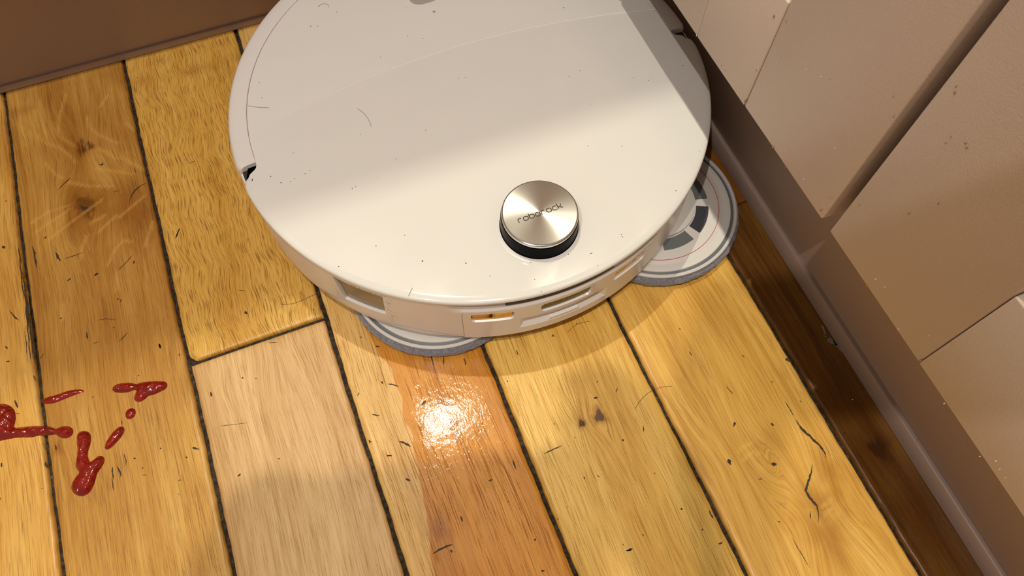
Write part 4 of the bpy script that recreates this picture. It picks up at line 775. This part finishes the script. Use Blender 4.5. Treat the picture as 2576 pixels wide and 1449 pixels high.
def head_bm():
    bm = bmesh.new(); bmesh.ops.create_uvsphere(bm, u_segments=48, v_segments=32, radius=1)
    for v in bm.verts:   # local: +y is the face, z up
        x, y, z = v.co; jaw = max(0, -z); w_ = 1-.30*jaw**1.5; yy = y*(1-.12*jaw) + (.10*jaw if y > 0 else -.0)
        nose = math.exp(-((x/.13)**2+((z+.12)/.20)**2))*max(0, y)*.22*(1 if z < .05 else math.exp(-((z-.05)/.12)**2))
        eye = -math.exp(-(((abs(x)-.36)/.16)**2+((z-.08)/.10)**2))*max(0, y)*.07
        mouth = math.exp(-((x/.26)**2+((z+.46)/.05)**2))*max(0, y)*.05
        yy += nose+eye+mouth; v.co = Vector((x*w_*.076, yy*.096, z*.115))
    return bm
HM = Matrix.Translation(Vector((0, .165, 1.575))) @ Euler((R(-38), 0, 0)).to_matrix().to_4x4()
hb = head_bm(); me = bm_mesh(hb, 'head', True, 80); me.transform(HM); hd = link('head', me, M_skin, pr_)
skin_mesh('neck', [[(0, .10, 1.40, .052), (0, .125, 1.47, .050), (0, .15, 1.54, .050)]], M_skin, pr_)
M_eye = mat('eye_white', (.75, .73, .70), .15); M_iris = mat('brown_iris', (.05, .03, .02), .1)
for sx_ in (-1, 1):
    bm = bmesh.new(); bmesh.ops.create_uvsphere(bm, u_segments=16, v_segments=12, radius=.0115); bmesh.ops.translate(bm, verts=bm.verts, vec=(sx_*.028, .0775, .009)); me = bm_mesh(bm, 'eye', True, 80); me.transform(HM); e_ = link('eye', me, M_eye, hd)
    bm = bmesh.new(); bmesh.ops.create_uvsphere(bm, u_segments=16, v_segments=12, radius=.0058); bmesh.ops.translate(bm, verts=bm.verts, vec=(sx_*.028, .0840, .008)); me = bm_mesh(bm, 'iris', True, 80); me.transform(HM); link('iris', me, M_iris, hd)
    bm = bmesh.new(); bmesh.ops.create_uvsphere(bm, u_segments=16, v_segments=12, radius=1)
    for v in bm.verts: v.co = Vector((sx_*(.074+v.co.x*.006), -.004+v.co.y*.016, -.004+v.co.z*.028))
    me = bm_mesh(bm, 'ear', True, 80); me.transform(HM); link('ear', me, M_skin, hd)
bm = bmesh.new(); bmesh.ops.create_uvsphere(bm, u_segments=48, v_segments=32, radius=1)
for v in bm.verts:
    x, y, z = v.co; v.co = Vector((x*.084, y*.100-.010, z*.118+.012))
bmesh.ops.delete(bm, geom=[v for v in bm.verts if (v.co.y > .035 and v.co.z < .075) or v.co.z < -.06], context='VERTS')
me = bm_mesh(bm, 'hair', True, 80); me.transform(HM); hr = link('hair', me, mat('brown_hair', (.06, .035, .02), .6), hd); sm_ = hr.modifiers.new('th', 'SOLIDIFY'); sm_.thickness = .010

# ---------------------------------------------------------------- grit on the lid, grime beside the display window, pale smear on the dark board
M_grit = mat('dark_grit', (.045, .034, .026), .7)
bm = bmesh.new()
for x, y, r in [(0.0324, 0.2279, 0.00053), (0.0578, 0.2163, 0.00049), (-0.0187, 0.2437, 0.0004), (0.0079, 0.2495, 0.00033), (0.0277, 0.2503, 0.0003), (-0.0427, 0.3277, 0.00043), (-0.0374, 0.32, 0.0004), (-0.0312, 0.3186, 0.00036), (-0.0279, 0.3198, 0.0003), (-0.0203, 0.3213, 0.00033), (-0.0166, 0.3227, 0.0003), (0.0183, 0.4522, 0.00046), (0.0231, 0.4504, 0.00033), (0.0937, 0.4094, 0.00036), (0.0841, 0.4157, 0.00033), (0.0585, 0.4031, 0.00033), (-0.0325, 0.3971, 0.0003), (-0.0311, 0.4117, 0.0003), (0.0406, 0.4591, 0.00033), (0.1056, 0.3628, 0.00033), (0.1105, 0.3617, 0.00026), (0.206, 0.3998, 0.00043), (0.1919, 0.3369, 0.00033), (0.1819, 0.3347, 0.00036), (0.2259, 0.3163, 0.00033), (0.2351, 0.3098, 0.00033), (0.2649, 0.3134, 0.0004), (0.2511, 0.2646, 0.00036), (0.1693, 0.2722, 0.00036), (0.191, 0.2634, 0.00033), (0.0407, 0.3106, 0.00026), (0.068, 0.3264, 0.0003), (0.1217, 0.1981, 0.00033), (0.1353, 0.1933, 0.0004), (0.1362, 0.1933, 0.00036), (0.0967, 0.2016, 0.00033), (0.0951, 0.18, 0.00033), (0.0944, 0.1893, 0.00033), (0.069, 0.202, 0.00033), (0.1316, 0.1765, 0.00026), (0.136, 0.1837, 0.00026), (0.0087, 0.2985, 0.00026), (0.0245, 0.2999, 0.00026), (0.0061, 0.2981, 0.00033), (-0.0235, 0.3412, 0.00026), (0.1599, 0.1971, 0.0004), (0.1599, 0.199, 0.00033), (0.2091, 0.2164, 0.0004)]:
    c = bmesh.ops.create_icosphere(bm, subdivisions=1, radius=1)
    for v_ in c['verts']: q = v_.co; v_.co = Vector((x+q.x*r*random.uniform(.7, 1.3), y+q.y*r*random.uniform(.7, 1.2), .0802+q.z*.0002))
tag(link('grit', bm_mesh(bm, 'grit'), M_grit), 'tiny dark grit specks scattered over the white robot lid', 'grit', kind='stuff')
bm = bmesh.new()
def wall_speck(a, z, r):
    c = bmesh.ops.create_icosphere(bm, subdivisions=1, radius=1); ca, sa = math.cos(R(a)), math.sin(R(a))
    for v_ in c['verts']:
        q = v_.co; rad = .17445+q.x*.0001; t = q.y*r; v_.co = Vector((C0[0]+rad*ca-t*sa, C0[1]+rad*sa+t*ca, z+q.z*r))
for i in range(150):
    k = random.random()
    if k < .45: a = -128.6+random.gauss(0, .35)+.6*math.sin(i); z = random.uniform(.030, .068)
    elif k < .85: a = random.uniform(-137, -128.5); z = .0702+random.gauss(0, .0004)
    else: a = -142.6+random.gauss(0, .4); z = random.uniform(.036, .066)
    wall_speck(a, z, random.uniform(.00010, .00026))
tag(link('grime', bm_mesh(bm, 'grime'), mat('brown_grime', (.16, .11, .075), .8)), 'brown grime around the olive window in the robot side wall', 'grime', kind='stuff')
bm = bmesh.new()
for P_ in [[(0.2954, 0.1136), (0.2943, 0.1086), (0.2936, 0.1051)], [(0.2924, 0.1056), (0.2945, 0.1017), (0.2962, 0.0973), (0.2973, 0.0931)], [(0.296, 0.1004), (0.2963, 0.095), (0.2981, 0.0884)], [(0.2936, 0.1039), (0.2928, 0.1002), (0.2952, 0.0969)]]: add_mark(bm, P_, .0009, -.0001)
tag(link('paint_smear', bm_mesh(bm, 'smear', False), mat('pale_smear', (.42, .38, .32), .6)), 'pale scuffed paint smear on the dark board by the plinth', 'paint smear')
